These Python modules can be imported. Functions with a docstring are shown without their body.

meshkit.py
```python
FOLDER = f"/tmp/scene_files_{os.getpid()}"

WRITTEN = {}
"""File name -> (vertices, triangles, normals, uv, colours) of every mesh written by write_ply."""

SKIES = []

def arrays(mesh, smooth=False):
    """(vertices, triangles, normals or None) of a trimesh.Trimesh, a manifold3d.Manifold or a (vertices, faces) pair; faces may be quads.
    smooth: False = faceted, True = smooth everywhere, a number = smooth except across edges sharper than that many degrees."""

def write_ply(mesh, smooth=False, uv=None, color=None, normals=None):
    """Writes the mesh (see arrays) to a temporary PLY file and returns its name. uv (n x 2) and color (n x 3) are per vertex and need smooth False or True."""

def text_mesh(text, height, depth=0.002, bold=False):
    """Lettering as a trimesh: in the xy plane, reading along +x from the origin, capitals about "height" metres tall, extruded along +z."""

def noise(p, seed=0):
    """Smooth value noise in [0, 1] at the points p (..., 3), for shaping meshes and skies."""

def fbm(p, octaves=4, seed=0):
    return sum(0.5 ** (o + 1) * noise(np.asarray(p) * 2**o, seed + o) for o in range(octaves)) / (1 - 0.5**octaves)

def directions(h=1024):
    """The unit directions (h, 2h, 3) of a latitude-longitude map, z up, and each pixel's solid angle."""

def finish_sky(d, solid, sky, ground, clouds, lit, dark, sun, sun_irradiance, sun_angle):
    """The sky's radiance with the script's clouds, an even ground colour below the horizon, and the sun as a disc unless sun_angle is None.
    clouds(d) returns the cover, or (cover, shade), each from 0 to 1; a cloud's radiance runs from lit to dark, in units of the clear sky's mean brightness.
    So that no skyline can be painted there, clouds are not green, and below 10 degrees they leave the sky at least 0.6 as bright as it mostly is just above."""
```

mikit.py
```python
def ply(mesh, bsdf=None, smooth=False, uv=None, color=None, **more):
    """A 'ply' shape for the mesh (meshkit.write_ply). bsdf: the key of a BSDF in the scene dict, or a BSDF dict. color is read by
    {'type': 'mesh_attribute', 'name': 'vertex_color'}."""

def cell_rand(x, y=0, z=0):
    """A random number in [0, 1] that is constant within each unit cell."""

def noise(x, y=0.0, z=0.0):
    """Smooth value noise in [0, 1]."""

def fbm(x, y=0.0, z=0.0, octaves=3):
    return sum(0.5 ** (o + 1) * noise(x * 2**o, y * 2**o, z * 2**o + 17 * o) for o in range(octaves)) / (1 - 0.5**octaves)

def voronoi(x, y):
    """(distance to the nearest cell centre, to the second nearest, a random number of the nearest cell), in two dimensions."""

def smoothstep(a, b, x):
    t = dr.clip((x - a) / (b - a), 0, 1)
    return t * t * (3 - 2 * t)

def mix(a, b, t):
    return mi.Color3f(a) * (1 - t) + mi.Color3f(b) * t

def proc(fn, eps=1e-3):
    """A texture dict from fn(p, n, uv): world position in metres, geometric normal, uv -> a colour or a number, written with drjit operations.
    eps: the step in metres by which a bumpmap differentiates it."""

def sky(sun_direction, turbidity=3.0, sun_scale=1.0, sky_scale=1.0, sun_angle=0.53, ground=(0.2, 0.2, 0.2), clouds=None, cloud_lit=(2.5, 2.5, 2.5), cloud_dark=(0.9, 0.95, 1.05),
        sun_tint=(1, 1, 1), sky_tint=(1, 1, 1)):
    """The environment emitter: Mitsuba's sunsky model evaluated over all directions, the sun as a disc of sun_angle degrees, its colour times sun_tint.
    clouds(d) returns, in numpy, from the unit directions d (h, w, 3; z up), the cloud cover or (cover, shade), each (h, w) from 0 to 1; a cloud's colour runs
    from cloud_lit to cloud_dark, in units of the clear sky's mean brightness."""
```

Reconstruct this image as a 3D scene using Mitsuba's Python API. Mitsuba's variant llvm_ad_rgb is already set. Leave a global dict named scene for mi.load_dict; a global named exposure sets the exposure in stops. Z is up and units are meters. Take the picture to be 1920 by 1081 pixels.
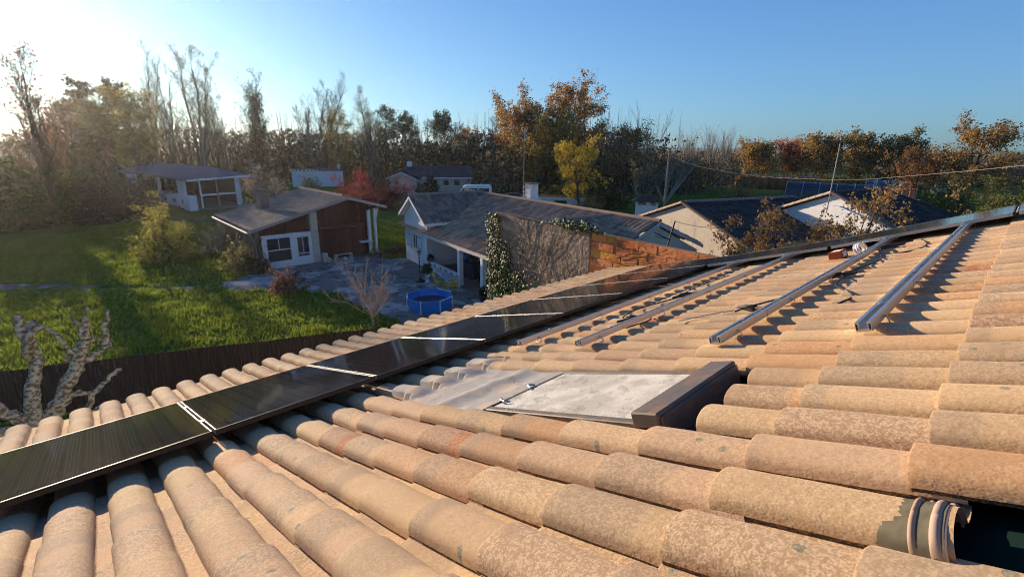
import math
import numpy as np
import trimesh
import mitsuba as mi
import drjit as dr
import mikit
import meshkit
from mikit import proc, noise, fbm, voronoi, cell_rand, smoothstep, mix

T = mi.ScalarTransform4f
scene, labels = {}, {}

# ------------------------------------------------------------------ camera, light, exposure
CAM_Z = 7.5
PITCH, ROLL, FOV = math.radians(16.625), math.radians(0.707), 94.06
SUN_AZ, SUN_EL = math.radians(-46.0), math.radians(10.4)
exposure = 2.75
fw = np.array([0, math.cos(PITCH), -math.sin(PITCH)])
up0 = np.array([0, math.sin(PITCH), math.cos(PITCH)])
upv = -math.sin(ROLL) * np.array([1.0, 0, 0]) + math.cos(ROLL) * up0
scene['camera'] = {'type': 'perspective', 'fov': FOV, 'fov_axis': 'x', 'near_clip': 0.05, 'far_clip': 6000.0,
                   'to_world': T().look_at(origin=[0, 0, CAM_Z], target=[0, float(fw[1]), float(CAM_Z + fw[2])], up=[float(x) for x in upv])}
sun = [math.sin(SUN_AZ) * math.cos(SUN_EL), math.cos(SUN_AZ) * math.cos(SUN_EL), math.sin(SUN_EL)]
scene['daylight'] = mikit.sky(sun, turbidity=2.2, sun_scale=1.25, sky_scale=1.0, sun_tint=(0.95, 1.2, 2.3), sky_tint=(0.43, 0.72, 1.24))
# the low sun lights the autumn air: one thin haze round the whole place
scene['haze_air'] = {'type': 'homogeneous', 'albedo': {'type': 'rgb', 'value': [0.95, 0.95, 0.95]}, 'sigma_t': 0.0002, 'phase': {'type': 'hg', 'g': 0.72}}
scene['camera']['medium'] = {'type': 'ref', 'id': 'haze_air'}
scene['haze'] = {'type': 'cube', 'to_world': T().translate([0, 450, 12.0]).scale([1000, 850, 13.0]), 'bsdf': {'type': 'null'}, 'interior': {'type': 'ref', 'id': 'haze_air'}}
labels['haze'] = {'label': 'thin golden haze in the low autumn sun', 'kind': 'stuff'}

# ------------------------------------------------------------------ helpers
taken = set()


def number(name):
    k, n = name, 0
    while k in taken:
        n += 1
        k = f'{name}_{n:03d}'
    taken.add(k)
    return k


def thing(name, label, cat, group=None, kind=None):
    k = number(name)
    tag(k, label, cat, group, kind)
    return k


def tag(k, label=None, cat=None, group=None, kind=None):
    d = labels.setdefault(k, {})
    for a, b in (('label', label), ('category', cat), ('group', group), ('kind', kind)):
        if b:
            d[a] = b


def tri(f):
    f = np.asarray(f, int)
    return np.vstack([f[:, [0, 1, 2]], f[:, [0, 2, 3]]]) if f.shape[1] == 4 else f


def join(ms):
    vs, fs, n = [], [], 0
    for m in ms:
        v, f = (m.vertices, m.faces) if hasattr(m, 'faces') else m
        v = np.asarray(v, float)
        vs.append(v)
        fs.append(tri(f) + n)
        n += len(v)
    return np.vstack(vs), np.vstack(fs)


EACH = ('frame', 'side_frame', 'hood', 'catch', 'end_slot', 'label', 'wall', 'plank', 'hinge', 'torn_edge', 'headlight', 'cap_post', 'window_bar', 'slat', 'side', 'rail', 'fascia', 'post')


def add(name, mesh, mat, parent=None, label=None, cat=None, group=None, kind=None, smooth=False, uv=None, color=None):
    if isinstance(mesh, list) and name in EACH and color is None or isinstance(mesh, list) and name in EACH and np.ndim(color) == 1:
        return [add(name, m, mat, parent, label if i == 0 else None, cat, group, kind, smooth, uv, color) for i, m in enumerate(mesh)][0]
    if isinstance(mesh, list):
        mesh = join(mesh)
    if hasattr(mesh, 'faces'):
        mesh = (np.asarray(mesh.vertices), np.asarray(mesh.faces))
    k = number(parent + '__' + name if parent else name)
    v, f = np.asarray(mesh[0], float), tri(mesh[1])
    if color is not None:
        color = np.asarray(color, float)
        if color.ndim == 1:
            color = np.tile(color, (len(v), 1))
    scene[k] = mikit.ply((v, f), mat, smooth=smooth, uv=uv, color=color)
    if label or cat or group or kind:
        tag(k, label, cat, group, kind)
    return k


class Frame:
    """A local frame on the ground: a runs along azimuth az, b 90 degrees to the left of it (az - 90), z up."""

    def __init__(self, x, y, az, z=0.0):
        t = math.radians(az)
        self.o = np.array([x, y, z])
        self.a = np.array([math.sin(t), math.cos(t), 0])
        self.b = np.array([-math.cos(t), math.sin(t), 0])
        self.z = np.array([0, 0, 1.0])

    def p(self, a, b, z=0.0):
        return self.o + np.multiply.outer(np.asarray(a, float), self.a) + np.multiply.outer(np.asarray(b, float), self.b) + np.multiply.outer(np.asarray(z, float), self.z)

    def m(self, mesh):
        v, f = (mesh.vertices, mesh.faces) if hasattr(mesh, 'faces') else mesh
        v = np.asarray(v, float)
        return self.p(v[:, 0], v[:, 1], v[:, 2]), tri(f)

    def box(self, a0, a1, b0, b1, z0, z1, bev=0.0):
        return self.m(box(a0, a1, b0, b1, z0, z1, bev))


BOXF = np.array([[0, 1, 3, 2], [4, 6, 7, 5], [0, 4, 5, 1], [2, 3, 7, 6], [0, 2, 6, 4], [1, 5, 7, 3]])


def box(x0, x1, y0, y1, z0, z1, bev=0.0):
    if bev <= 0:
        return np.array([[x, y, z] for x in (x0, x1) for y in (y0, y1) for z in (z0, z1)], float), BOXF
    pts = []
    for x, sx in ((x0, 1), (x1, -1)):
        for y, sy in ((y0, 1), (y1, -1)):
            for z, sz in ((z0, 1), (z1, -1)):
                pts += [(x, y + sy * bev, z + sz * bev), (x + sx * bev, y, z + sz * bev), (x + sx * bev, y + sy * bev, z)]
    h = trimesh.convex.convex_hull(np.array(pts))
    return np.asarray(h.vertices), np.asarray(h.faces)


def prism(poly, ext):
    """Convex or simple polygon (n x 3, planar) extruded by the vector ext."""
    poly = np.asarray(poly, float)
    n = len(poly)
    v = np.vstack([poly, poly + ext])
    f = [[i, (i + 1) % n, n + (i + 1) % n] for i in range(n)] + [[i, n + (i + 1) % n, n + i] for i in range(n)]
    from shapely.geometry import Polygon
    e1 = poly[1] - poly[0]
    e1 = e1 / np.linalg.norm(e1)
    nn = np.cross(e1, poly[2] - poly[1])
    nn = nn / (np.linalg.norm(nn) + 1e-12)
    e2 = np.cross(nn, e1)
    q = np.stack([(poly - poly[0]) @ e1, (poly - poly[0]) @ e2], 1)
    v2, f2 = trimesh.creation.triangulate_polygon(Polygon(q), engine='earcut')
    idx = [int(np.argmin(((q - x) ** 2).sum(1))) for x in v2]
    for t in f2:
        a, b, c = (idx[i] for i in t)
        f += [[a, c, b], [n + a, n + b, n + c]]
    return v, np.array(f)


def tube(pts, r, sides=6, caps=True):
    pts = np.asarray(pts, float)
    r = np.broadcast_to(np.asarray(r, float), (len(pts),))
    t = np.gradient(pts, axis=0)
    t /= np.linalg.norm(t, axis=1, keepdims=True) + 1e-12
    ref = np.array([0.31, 0.17, 0.93]) if abs(t[0] @ np.array([0.31, 0.17, 0.93])) < 0.9 else np.array([1.0, 0, 0])
    a = np.cross(t, ref)
    a /= np.linalg.norm(a, axis=1, keepdims=True) + 1e-12
    b = np.cross(t, a)
    ang = np.arange(sides) * 2 * np.pi / sides
    v = (pts[:, None] + r[:, None, None] * (np.cos(ang)[None, :, None] * a[:, None] + np.sin(ang)[None, :, None] * b[:, None])).reshape(-1, 3)
    n = len(pts)
    i, j = np.meshgrid(np.arange(n - 1), np.arange(sides), indexing='ij')
    q = np.stack([i * sides + j, i * sides + (j + 1) % sides, (i + 1) * sides + (j + 1) % sides, (i + 1) * sides + j], -1).reshape(-1, 4)
    f = tri(q)
    if caps:
        c0 = np.array([[0, k + 1, k] for k in range(1, sides - 1)])
        c1 = np.array([[0, k, k + 1] for k in range(1, sides - 1)]) + (n - 1) * sides
        f = np.vstack([f, c0, c1])
    return v, f


def spline(pts, n):
    """A smooth curve through the points."""
    from scipy.interpolate import CubicSpline
    pts = np.asarray(pts, float)
    d = np.r_[0, np.cumsum(np.linalg.norm(np.diff(pts, axis=0), axis=1) ** 0.6)]
    return CubicSpline(d, pts)(np.linspace(0, d[-1], n))


def lathe(profile, sides, o=(0, 0, 0)):
    """profile: (r, z) rows, turned about the z axis through o."""
    p = np.asarray(profile, float)
    ang = np.arange(sides) * 2 * np.pi / sides
    v = np.stack([p[:, :1] * np.cos(ang), p[:, :1] * np.sin(ang), np.repeat(p[:, 1:], sides, 1)], -1).reshape(-1, 3) + np.asarray(o, float)
    n = len(p)
    i, j = np.meshgrid(np.arange(n - 1), np.arange(sides), indexing='ij')
    q = np.stack([i * sides + j, i * sides + (j + 1) % sides, (i + 1) * sides + (j + 1) % sides, (i + 1) * sides + j], -1).reshape(-1, 4)
    return v, tri(q)


def grid(nu, nv, fn):
    """fn(u, v) -> xyz over the unit square."""
    u, v = np.meshgrid(np.linspace(0, 1, nu), np.linspace(0, 1, nv), indexing='ij')
    p = fn(u.ravel(), v.ravel())
    i, j = np.meshgrid(np.arange(nu - 1), np.arange(nv - 1), indexing='ij')
    q = np.stack([i * nv + j, (i + 1) * nv + j, (i + 1) * nv + j + 1, i * nv + j + 1], -1).reshape(-1, 4)
    return np.asarray(p), tri(q)


def blob(rng, c, r, amp=0.25, sub=3, freq=1.5):
    m = trimesh.creation.icosphere(subdivisions=sub)
    d = np.asarray(m.vertices)
    n = meshkit.fbm(d * freq + rng.uniform(0, 50, 3), 3)
    return np.asarray(c) + d * np.asarray(r) * (1 + amp * (n[:, None] - 0.5) * 2), np.asarray(m.faces)


# ------------------------------------------------------------------ materials
def two(d):
    return {'type': 'twosided', 'bsdf': d}


def plain(c, rough=0.8, metal=0.0, spec=0.3, **kw):
    return two({'type': 'principled', 'base_color': {'type': 'rgb', 'value': list(c)}, 'roughness': rough, 'metallic': metal, 'specular': spec, **kw})


VC = {'type': 'mesh_attribute', 'name': 'vertex_color'}
scene['mat_paint'] = two({'type': 'diffuse', 'reflectance': VC})
scene['mat_gloss'] = two({'type': 'principled', 'base_color': VC, 'roughness': 0.35, 'specular': 0.5})
scene['mat_rooftile'] = two({'type': 'principled', 'base_color': VC, 'roughness': 0.6, 'specular': 0.2})
scene['mat_leaf'] = {'type': 'principledthin', 'base_color': VC, 'roughness': 0.55, 'spec_trans': 0.0, 'diff_trans': 0.9, 'eta': 1.35}
scene['mat_alu'] = plain((0.62, 0.61, 0.60), 0.38, 1.0)
scene['mat_darkframe'] = plain((0.012, 0.012, 0.013), 0.4, 0.0, 0.4)
scene['mat_steel'] = plain((0.45, 0.45, 0.46), 0.4, 1.0)
scene['mat_seam'] = plain((0.42, 0.42, 0.42), 0.5, 1.0)
scene['mat_mast'] = plain((0.34, 0.30, 0.26), 0.6, 0.0, 0.3)
scene['mat_rubber'] = plain((0.018, 0.018, 0.02), 0.5, 0.0, 0.4)
scene['mat_glass'] = plain((0.025, 0.03, 0.035), 0.06, 0.0, 0.6)


def tile_color(p, n, uv):
    i, t = uv.x, uv.y                     # one number per tile; 0 at the lower edge, 1 at the head
    r1, r2, r3, r4 = cell_rand(i, 1), cell_rand(i, 2), cell_rand(i, 3), cell_rand(i, 4)
    sand, rose, orange, brown, red = (0.56, 0.375, 0.20), (0.50, 0.325, 0.195), (0.50, 0.25, 0.11), (0.33, 0.235, 0.155), (0.41, 0.165, 0.075)
    c = mix(sand, rose, smoothstep(0.35, 0.75, r1))
    c = mix(c, orange, smoothstep(0.72, 0.95, r2) * 0.75)
    c = mix(c, red, smoothstep(0.965, 0.97, r2))
    c *= 0.80 + 0.24 * r3
    big = fbm(p.x * 9, p.y * 9, p.z * 9)
    edge = 0.12 + 0.5 * r4 + 0.16 * (big - 0.5)
    patch = smoothstep(0.05, -0.05, t - edge) * smoothstep(0.42, 0.5, cell_rand(i, 5))
    c = mix(c, brown, patch * 0.62)
    patch2 = smoothstep(-0.05, 0.05, t - (0.72 + 0.2 * r3) + 0.3 * (big - 0.5)) * smoothstep(0.7, 0.75, cell_rand(i, 6))
    c = mix(c, (0.60, 0.50, 0.42), patch2 * 0.55)
    g = noise(p.x * 260, p.y * 260, p.z * 260) * 0.6 + noise(p.x * 110, p.y * 110, p.z * 110) * 0.4
    speck = smoothstep(0.44, 0.62, g) * (0.35 + 0.65 * cell_rand(i, 7)) * smoothstep(0.3, 0.5, big + 0.25 * r1)
    c = mix(c * 0.93, (0.68, 0.52, 0.33), speck * 0.5)
    pit = smoothstep(0.30, 0.22, g) * (0.3 + 0.7 * cell_rand(i, 8))
    c = mix(c, (0.24, 0.15, 0.09), pit * 0.5)
    d1, d2, w = voronoi(p.x * 9 + p.z * 5, p.y * 9 - p.z * 3)
    wob = 0.05 * noise(p.x * 90, p.y * 90, p.z * 90)
    lich = smoothstep(0.02, -0.01, d1 - wob - 0.03 - 0.06 * w) * smoothstep(0.72, 0.74, w) * smoothstep(0.55, 0.6, cell_rand(i, 9))
    c = mix(c, mix((0.17, 0.16, 0.11), (0.30, 0.29, 0.20), smoothstep(0.3, 0.8, g)), lich * 0.85)
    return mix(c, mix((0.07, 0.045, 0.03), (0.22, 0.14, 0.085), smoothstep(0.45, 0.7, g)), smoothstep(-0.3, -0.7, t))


def tile_bump(p, n, uv):
    return 0.6 * noise(p.x * 230, p.y * 230, p.z * 230) + 0.7 * noise(p.x * 70, p.y * 70, p.z * 70)


scene['mat_tile'] = two({'type': 'bumpmap', 'arbitrary': proc(tile_bump, 0.0015), 'scale': 0.0012,
                         'bsdf': {'type': 'principled', 'base_color': proc(tile_color), 'roughness': 0.82, 'specular': 0.25}})


def bed_color(p, n, uv):
    g = noise(p.x * 190, p.y * 190, p.z * 190)
    c = mix((0.50, 0.35, 0.25), (0.60, 0.44, 0.32), g)
    c = mix(c, (0.13, 0.09, 0.06), smoothstep(0.63, 0.75, fbm(p.x * 60, p.y * 60, p.z * 60)) * smoothstep(0.45, 0.6, noise(p.x * 6, p.y * 6)))
    return c


def cell_color(p, n, uv):
    # uv in metres on the panel: x along the eave, y up the slope. printed cell grid and busbars
    fx, fy = uv.x / 0.0935, uv.y / 0.1885
    bus = smoothstep(0.33, 0.47, dr.abs(fx * 5 - dr.floor(fx * 5) - 0.5))
    gx, gy = dr.abs(fx - dr.floor(fx) - 0.5), dr.abs(fy - dr.floor(fy) - 0.5)
    gap = dr.maximum(smoothstep(0.475, 0.49, gx * 0.5 + 0.25), smoothstep(0.488, 0.494, gy))
    c = mi.Color3f(0.009, 0.0095, 0.011) + mi.Color3f(0.028, 0.027, 0.024) * bus
    return mix(c, (0.003, 0.003, 0.003), gap)


scene['mat_panel'] = two({'type': 'principled', 'base_color': proc(cell_color), 'roughness': 0.07, 'specular': 0.5})


def lead_color(p, n, uv):
    g = fbm(p.x * 30, p.y * 30, p.z * 30)
    c = mix((0.27, 0.26, 0.245), (0.36, 0.345, 0.32), g)
    c = mix(c, (0.45, 0.36, 0.27), smoothstep(0.5, 0.7, fbm(p.x * 7 + 4, p.y * 7, p.z * 7)) * 0.7)
    return mix(c, (0.09, 0.085, 0.08), smoothstep(0.88, 0.93, noise(p.x * 45, p.y * 45, p.z * 45)) * 0.5)


scene['mat_lead'] = two({'type': 'principled', 'base_color': proc(lead_color), 'roughness': 0.9, 'specular': 0.2})


def dirtyglass_color(p, n, uv):
    g = fbm(p.x * 9, p.y * 9, p.z * 9, 4)
    f = noise(p.x * 150, p.y * 150, p.z * 150)
    c = mix((0.44, 0.41, 0.345), (0.62, 0.585, 0.50), smoothstep(0.30, 0.70, g))
    return mix(c, (0.16, 0.13, 0.09), smoothstep(0.66, 0.8, f) * 0.35 + smoothstep(0.60, 0.72, fbm(p.x * 21, p.y * 13, 3)) * 0.3)


scene['mat_dirtyglass'] = two({'type': 'principled', 'base_color': proc(dirtyglass_color), 'roughness': 0.3, 'specular': 0.5})


def skyframe_color(p, n, uv):
    g = fbm(p.x * 25, p.y * 25, p.z * 25)
    c = mix((0.10, 0.085, 0.075), (0.16, 0.125, 0.095), g)
    return mix(c, (0.23, 0.13, 0.07), smoothstep(0.58, 0.7, fbm(p.x * 11, p.y * 11, p.z * 40)) * 0.6)


scene['mat_skyframe'] = two({'type': 'principled', 'base_color': proc(skyframe_color), 'roughness': 0.5, 'specular': 0.4})


def render_white(p, n, uv):
    g = fbm(p.x * 1.3, p.y * 1.3, p.z * 1.3)
    f = noise(p.x * 14, p.y * 14, p.z * 14)
    c = mix((0.66, 0.665, 0.67), (0.78, 0.78, 0.77), g)
    return c * (0.93 + 0.1 * f)


def render_cream(p, n, uv):
    g = fbm(p.x * 0.9, p.y * 0.9, p.z * 0.9)
    f = fbm(p.x * 9, p.y * 9, p.z * 3)
    c = mix((0.50, 0.43, 0.34), (0.60, 0.53, 0.43), g)
    return mix(c * (0.9 + 0.18 * f), (0.33, 0.28, 0.22), smoothstep(0.6, 0.75, fbm(p.x * 4, p.y * 4, p.z * 0.8)) * 0.45)


scene['mat_white'] = two({'type': 'diffuse', 'reflectance': proc(render_white)})
scene['mat_cream'] = two({'type': 'diffuse', 'reflectance': proc(render_cream)})


def stone_color(p, n, uv):
    d1, d2, w = voronoi((p.x + p.y) * 2.6, p.z * 3.6)
    g = fbm(p.x * 6, p.y * 6, p.z * 6, 4)
    c = mix((0.15, 0.12, 0.10), (0.27, 0.22, 0.18), g)
    c = mix(c, (0.20, 0.155, 0.14), w * 0.5)
    c = mix(c, (0.32, 0.27, 0.21), smoothstep(0.10, 0.03, d2 - d1) * 0.6)
    return mix(c, (0.10, 0.085, 0.07), smoothstep(0.58, 0.72, fbm(p.x * 3, p.y * 3, p.z * 3)) * 0.6)


scene['mat_stone'] = two({'type': 'bumpmap', 'arbitrary': proc(lambda p, n, uv: fbm(p.x * 11, p.y * 11, p.z * 11, 4), 0.008), 'scale': 0.06,
                          'bsdf': {'type': 'diffuse', 'reflectance': proc(stone_color)}})


def brick_color(p, n, uv):
    i = uv.x
    g = fbm(p.x * 9, p.y * 9, p.z * 9, 4)
    c = mix((0.52, 0.18, 0.075), (0.62, 0.27, 0.12), cell_rand(i, 1))
    c = c * (0.75 + 0.45 * g)
    c = mix(c, (0.55, 0.30, 0.06), smoothstep(0.55, 0.65, fbm(p.x * 3 + 9, p.y * 3, p.z * 4)) * 0.8 * smoothstep(0.4, 0.6, cell_rand(i, 2)))
    c = mix(c, (0.16, 0.07, 0.045), smoothstep(0.56, 0.68, fbm(p.x * 4, p.y * 4, p.z * 5 + 3)) * 0.6)
    return c


scene['mat_brick'] = two({'type': 'bumpmap', 'arbitrary': proc(lambda p, n, uv: fbm(p.x * 12, p.y * 12, p.z * 40), 0.005), 'scale': 0.02,
                          'bsdf': {'type': 'diffuse', 'reflectance': proc(brick_color)}})


def grass_ground(p, n, uv):
    g = fbm(p.x * 0.35, p.y * 0.35, 0, 4)
    f = fbm(p.x * 9, p.y * 9, 0, 3)
    c = mix((0.075, 0.125, 0.022), (0.115, 0.165, 0.032), g)
    c = mix(c, (0.15, 0.135, 0.055), smoothstep(0.55, 0.75, fbm(p.x * 0.08 + 7, p.y * 0.08, 0)) * 0.7)
    return c * (0.6 + 0.8 * f)


scene['mat_ground'] = two({'type': 'bumpmap', 'arbitrary': proc(lambda p, n, uv: fbm(p.x * 7, p.y * 7, 0, 3), 0.02), 'scale': 0.12,
                           'bsdf': {'type': 'diffuse', 'reflectance': proc(grass_ground)}})


def gravel_color(p, n, uv):
    f = noise(p.x * 30, p.y * 30, 0)
    g = fbm(p.x * 1.1, p.y * 1.1, 0, 4)
    c = mix((0.15, 0.14, 0.13), (0.30, 0.28, 0.26), f)
    c = mix(c, (0.50, 0.48, 0.45), smoothstep(0.50, 0.60, g) * 0.85)
    return mix(c, (0.07, 0.075, 0.045), smoothstep(0.58, 0.68, fbm(p.x * 2.3 + 5, p.y * 2.3, 0, 4)) * 0.6)


scene['mat_gravel'] = two({'type': 'bumpmap', 'arbitrary': proc(lambda p, n, uv: noise(p.x * 22, p.y * 22, 0), 0.01), 'scale': 0.03,
                           'bsdf': {'type': 'diffuse', 'reflectance': proc(gravel_color)}})


def track_color(p, n, uv):
    t = smoothstep(0.42, 0.62, fbm(p.x * 1.6, p.y * 1.6, 5, 4))
    return mix(gravel_color(p, n, uv), grass_ground(p, n, uv), t)


scene['mat_track'] = two({'type': 'diffuse', 'reflectance': proc(track_color)})


def bark_lichen(p, n, uv):
    g = fbm(p.x * 22, p.y * 22, p.z * 22, 3)
    c = mix((0.15, 0.12, 0.09), (0.36, 0.36, 0.29), smoothstep(0.38, 0.56, g))
    return mix(c, (0.48, 0.47, 0.37), smoothstep(0.58, 0.7, g))


scene['mat_lichenbark'] = two({'type': 'diffuse', 'reflectance': proc(bark_lichen)})


def plank_color(p, n, uv):
    i = uv.x
    g = fbm(p.x * 20 + i * 3, p.y * 20, p.z * 1.3, 3)
    return mix((0.085, 0.033, 0.026), (0.145, 0.058, 0.044), cell_rand(i, 1)) * (0.7 + 0.6 * g)


scene['mat_plank'] = two({'type': 'diffuse', 'reflectance': proc(plank_color)})


def oldroof_color(p, n, uv):
    i = uv.x
    g = fbm(p.x * 5, p.y * 5, p.z * 5, 4)
    a = cell_rand(i, 1)
    c = mix((0.17, 0.12, 0.095), (0.34, 0.25, 0.19), a)
    c = c * (0.75 + 0.5 * g)
    return mix(c, (0.20, 0.20, 0.16), smoothstep(0.55, 0.7, fbm(p.x * 1.2, p.y * 1.2, p.z * 1.2)) * 0.45)


scene['mat_oldroof'] = two({'type': 'principled', 'base_color': proc(oldroof_color), 'roughness': 0.65, 'specular': 0.2})

# ------------------------------------------------------------------ the ground
rng0 = np.random.default_rng(5)


def flat(poly, z, n=4, wob=0.0, seed=1):
    """A flat sheet with an uneven outline."""
    from shapely.geometry import Polygon
    p = np.asarray(poly, float)
    q = []
    for i in range(len(p)):
        a, b = p[i], p[(i + 1) % len(p)]
        for t in np.arange(n) / n:
            q.append(a + (b - a) * t)
    q = np.array(q)
    if wob:
        w = np.stack([meshkit.noise(np.c_[q * 1.3, q[:, :1] * 0 + 3], seed), meshkit.noise(np.c_[q * 1.3, q[:, :1] * 0 + 9], seed + 1)], 1)
        q = q + (w - 0.5) * 2 * wob
    v2, f2 = trimesh.creation.triangulate_polygon(Polygon(q).buffer(0), engine='earcut')
    return np.c_[v2, np.full(len(v2), z)], f2, q


add('ground', (np.array([[-900, -350, 0], [900, -350, 0], [900, 1250, 0], [-900, 1250, 0.0]]), np.array([[0, 1, 2, 3]])), 'mat_ground', label='wide green meadow and lawn around the houses', kind='structure')
YARD = [(-15.2, 24.2), (-16.2, 25.6), (-15.0, 28.2), (-13.9, 31.2), (-8.9, 35.6), (-6.6, 31.6), (-4.6, 30.2), (-2.6, 27.2), (2.5, 21.0), (1.5, 17.0), (-4.2, 19.2), (-7.0, 21.3), (-8.8, 23.6), (-11.3, 24.0), (-13.2, 24.0)]
v_, f_, yard_outline = flat(YARD, 0.008, 5, 0.35, 3)
add('yard', (v_, f_), 'mat_gravel', label='grey gravel and concrete yard between barn and white house', kind='structure')
v_, f_, path_outline = flat([(-60, 33.0), (-36, 27.0), (-26.5, 23.6), (-20, 23.8), (-15.6, 24.3), (-15.4, 25.2), (-20, 24.9), (-26.6, 24.9), (-36, 28.8), (-60, 35.5)], 0.004, 6, 0.25, 8)
add('path', (v_, f_), 'mat_track', label='faint gravel track crossing the lawn', kind='structure')

# ------------------------------------------------------------------ the tiled roof we stand on
AZ = math.radians(46.606)
ED = np.array([math.sin(AZ), math.cos(AZ), 0])            # along the eave, away from the camera
UH = np.array([math.cos(AZ), -math.sin(AZ), 0])           # up the slope, level
ZH = np.array([0, 0, 1.0])
RA, RB = 0.41146, 0.014514
PITCH_ROW, ROW0 = 0.2303, 0.597
COURSE, COURSE0 = 0.345, -0.02


def zr(s):
    return CAM_Z - 0.75 + RA * s + RB * s * s


def rp(u, s, h=0.0):
    """A point of the roof: u along the eave, s up the slope (level metres), h above the channels, square to the roof."""
    u, s, h = np.broadcast_arrays(np.asarray(u, float), np.asarray(s, float), np.asarray(h, float))
    m = RA + 2 * RB * s
    n = (ZH - m[..., None] * UH) / np.sqrt(1 + m * m)[..., None]
    return u[..., None] * ED + s[..., None] * UH + zr(s)[..., None] * ZH + h[..., None] * n


def tile_profile(k):
    th = np.linspace(np.pi, 0, k)
    du = 0.078 + 0.088 * np.cos(th)
    dh = 0.004 + 0.066 * np.sin(th) ** 0.85 + 0.011 * np.clip(-np.cos(th), 0, 1) ** 2
    ch = np.array([[0.175, 0.004], [0.192, 0.001], [0.210, 0.002], [0.236, 0.006]])
    return np.r_[np.stack([du, dh], 1), ch]


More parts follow.
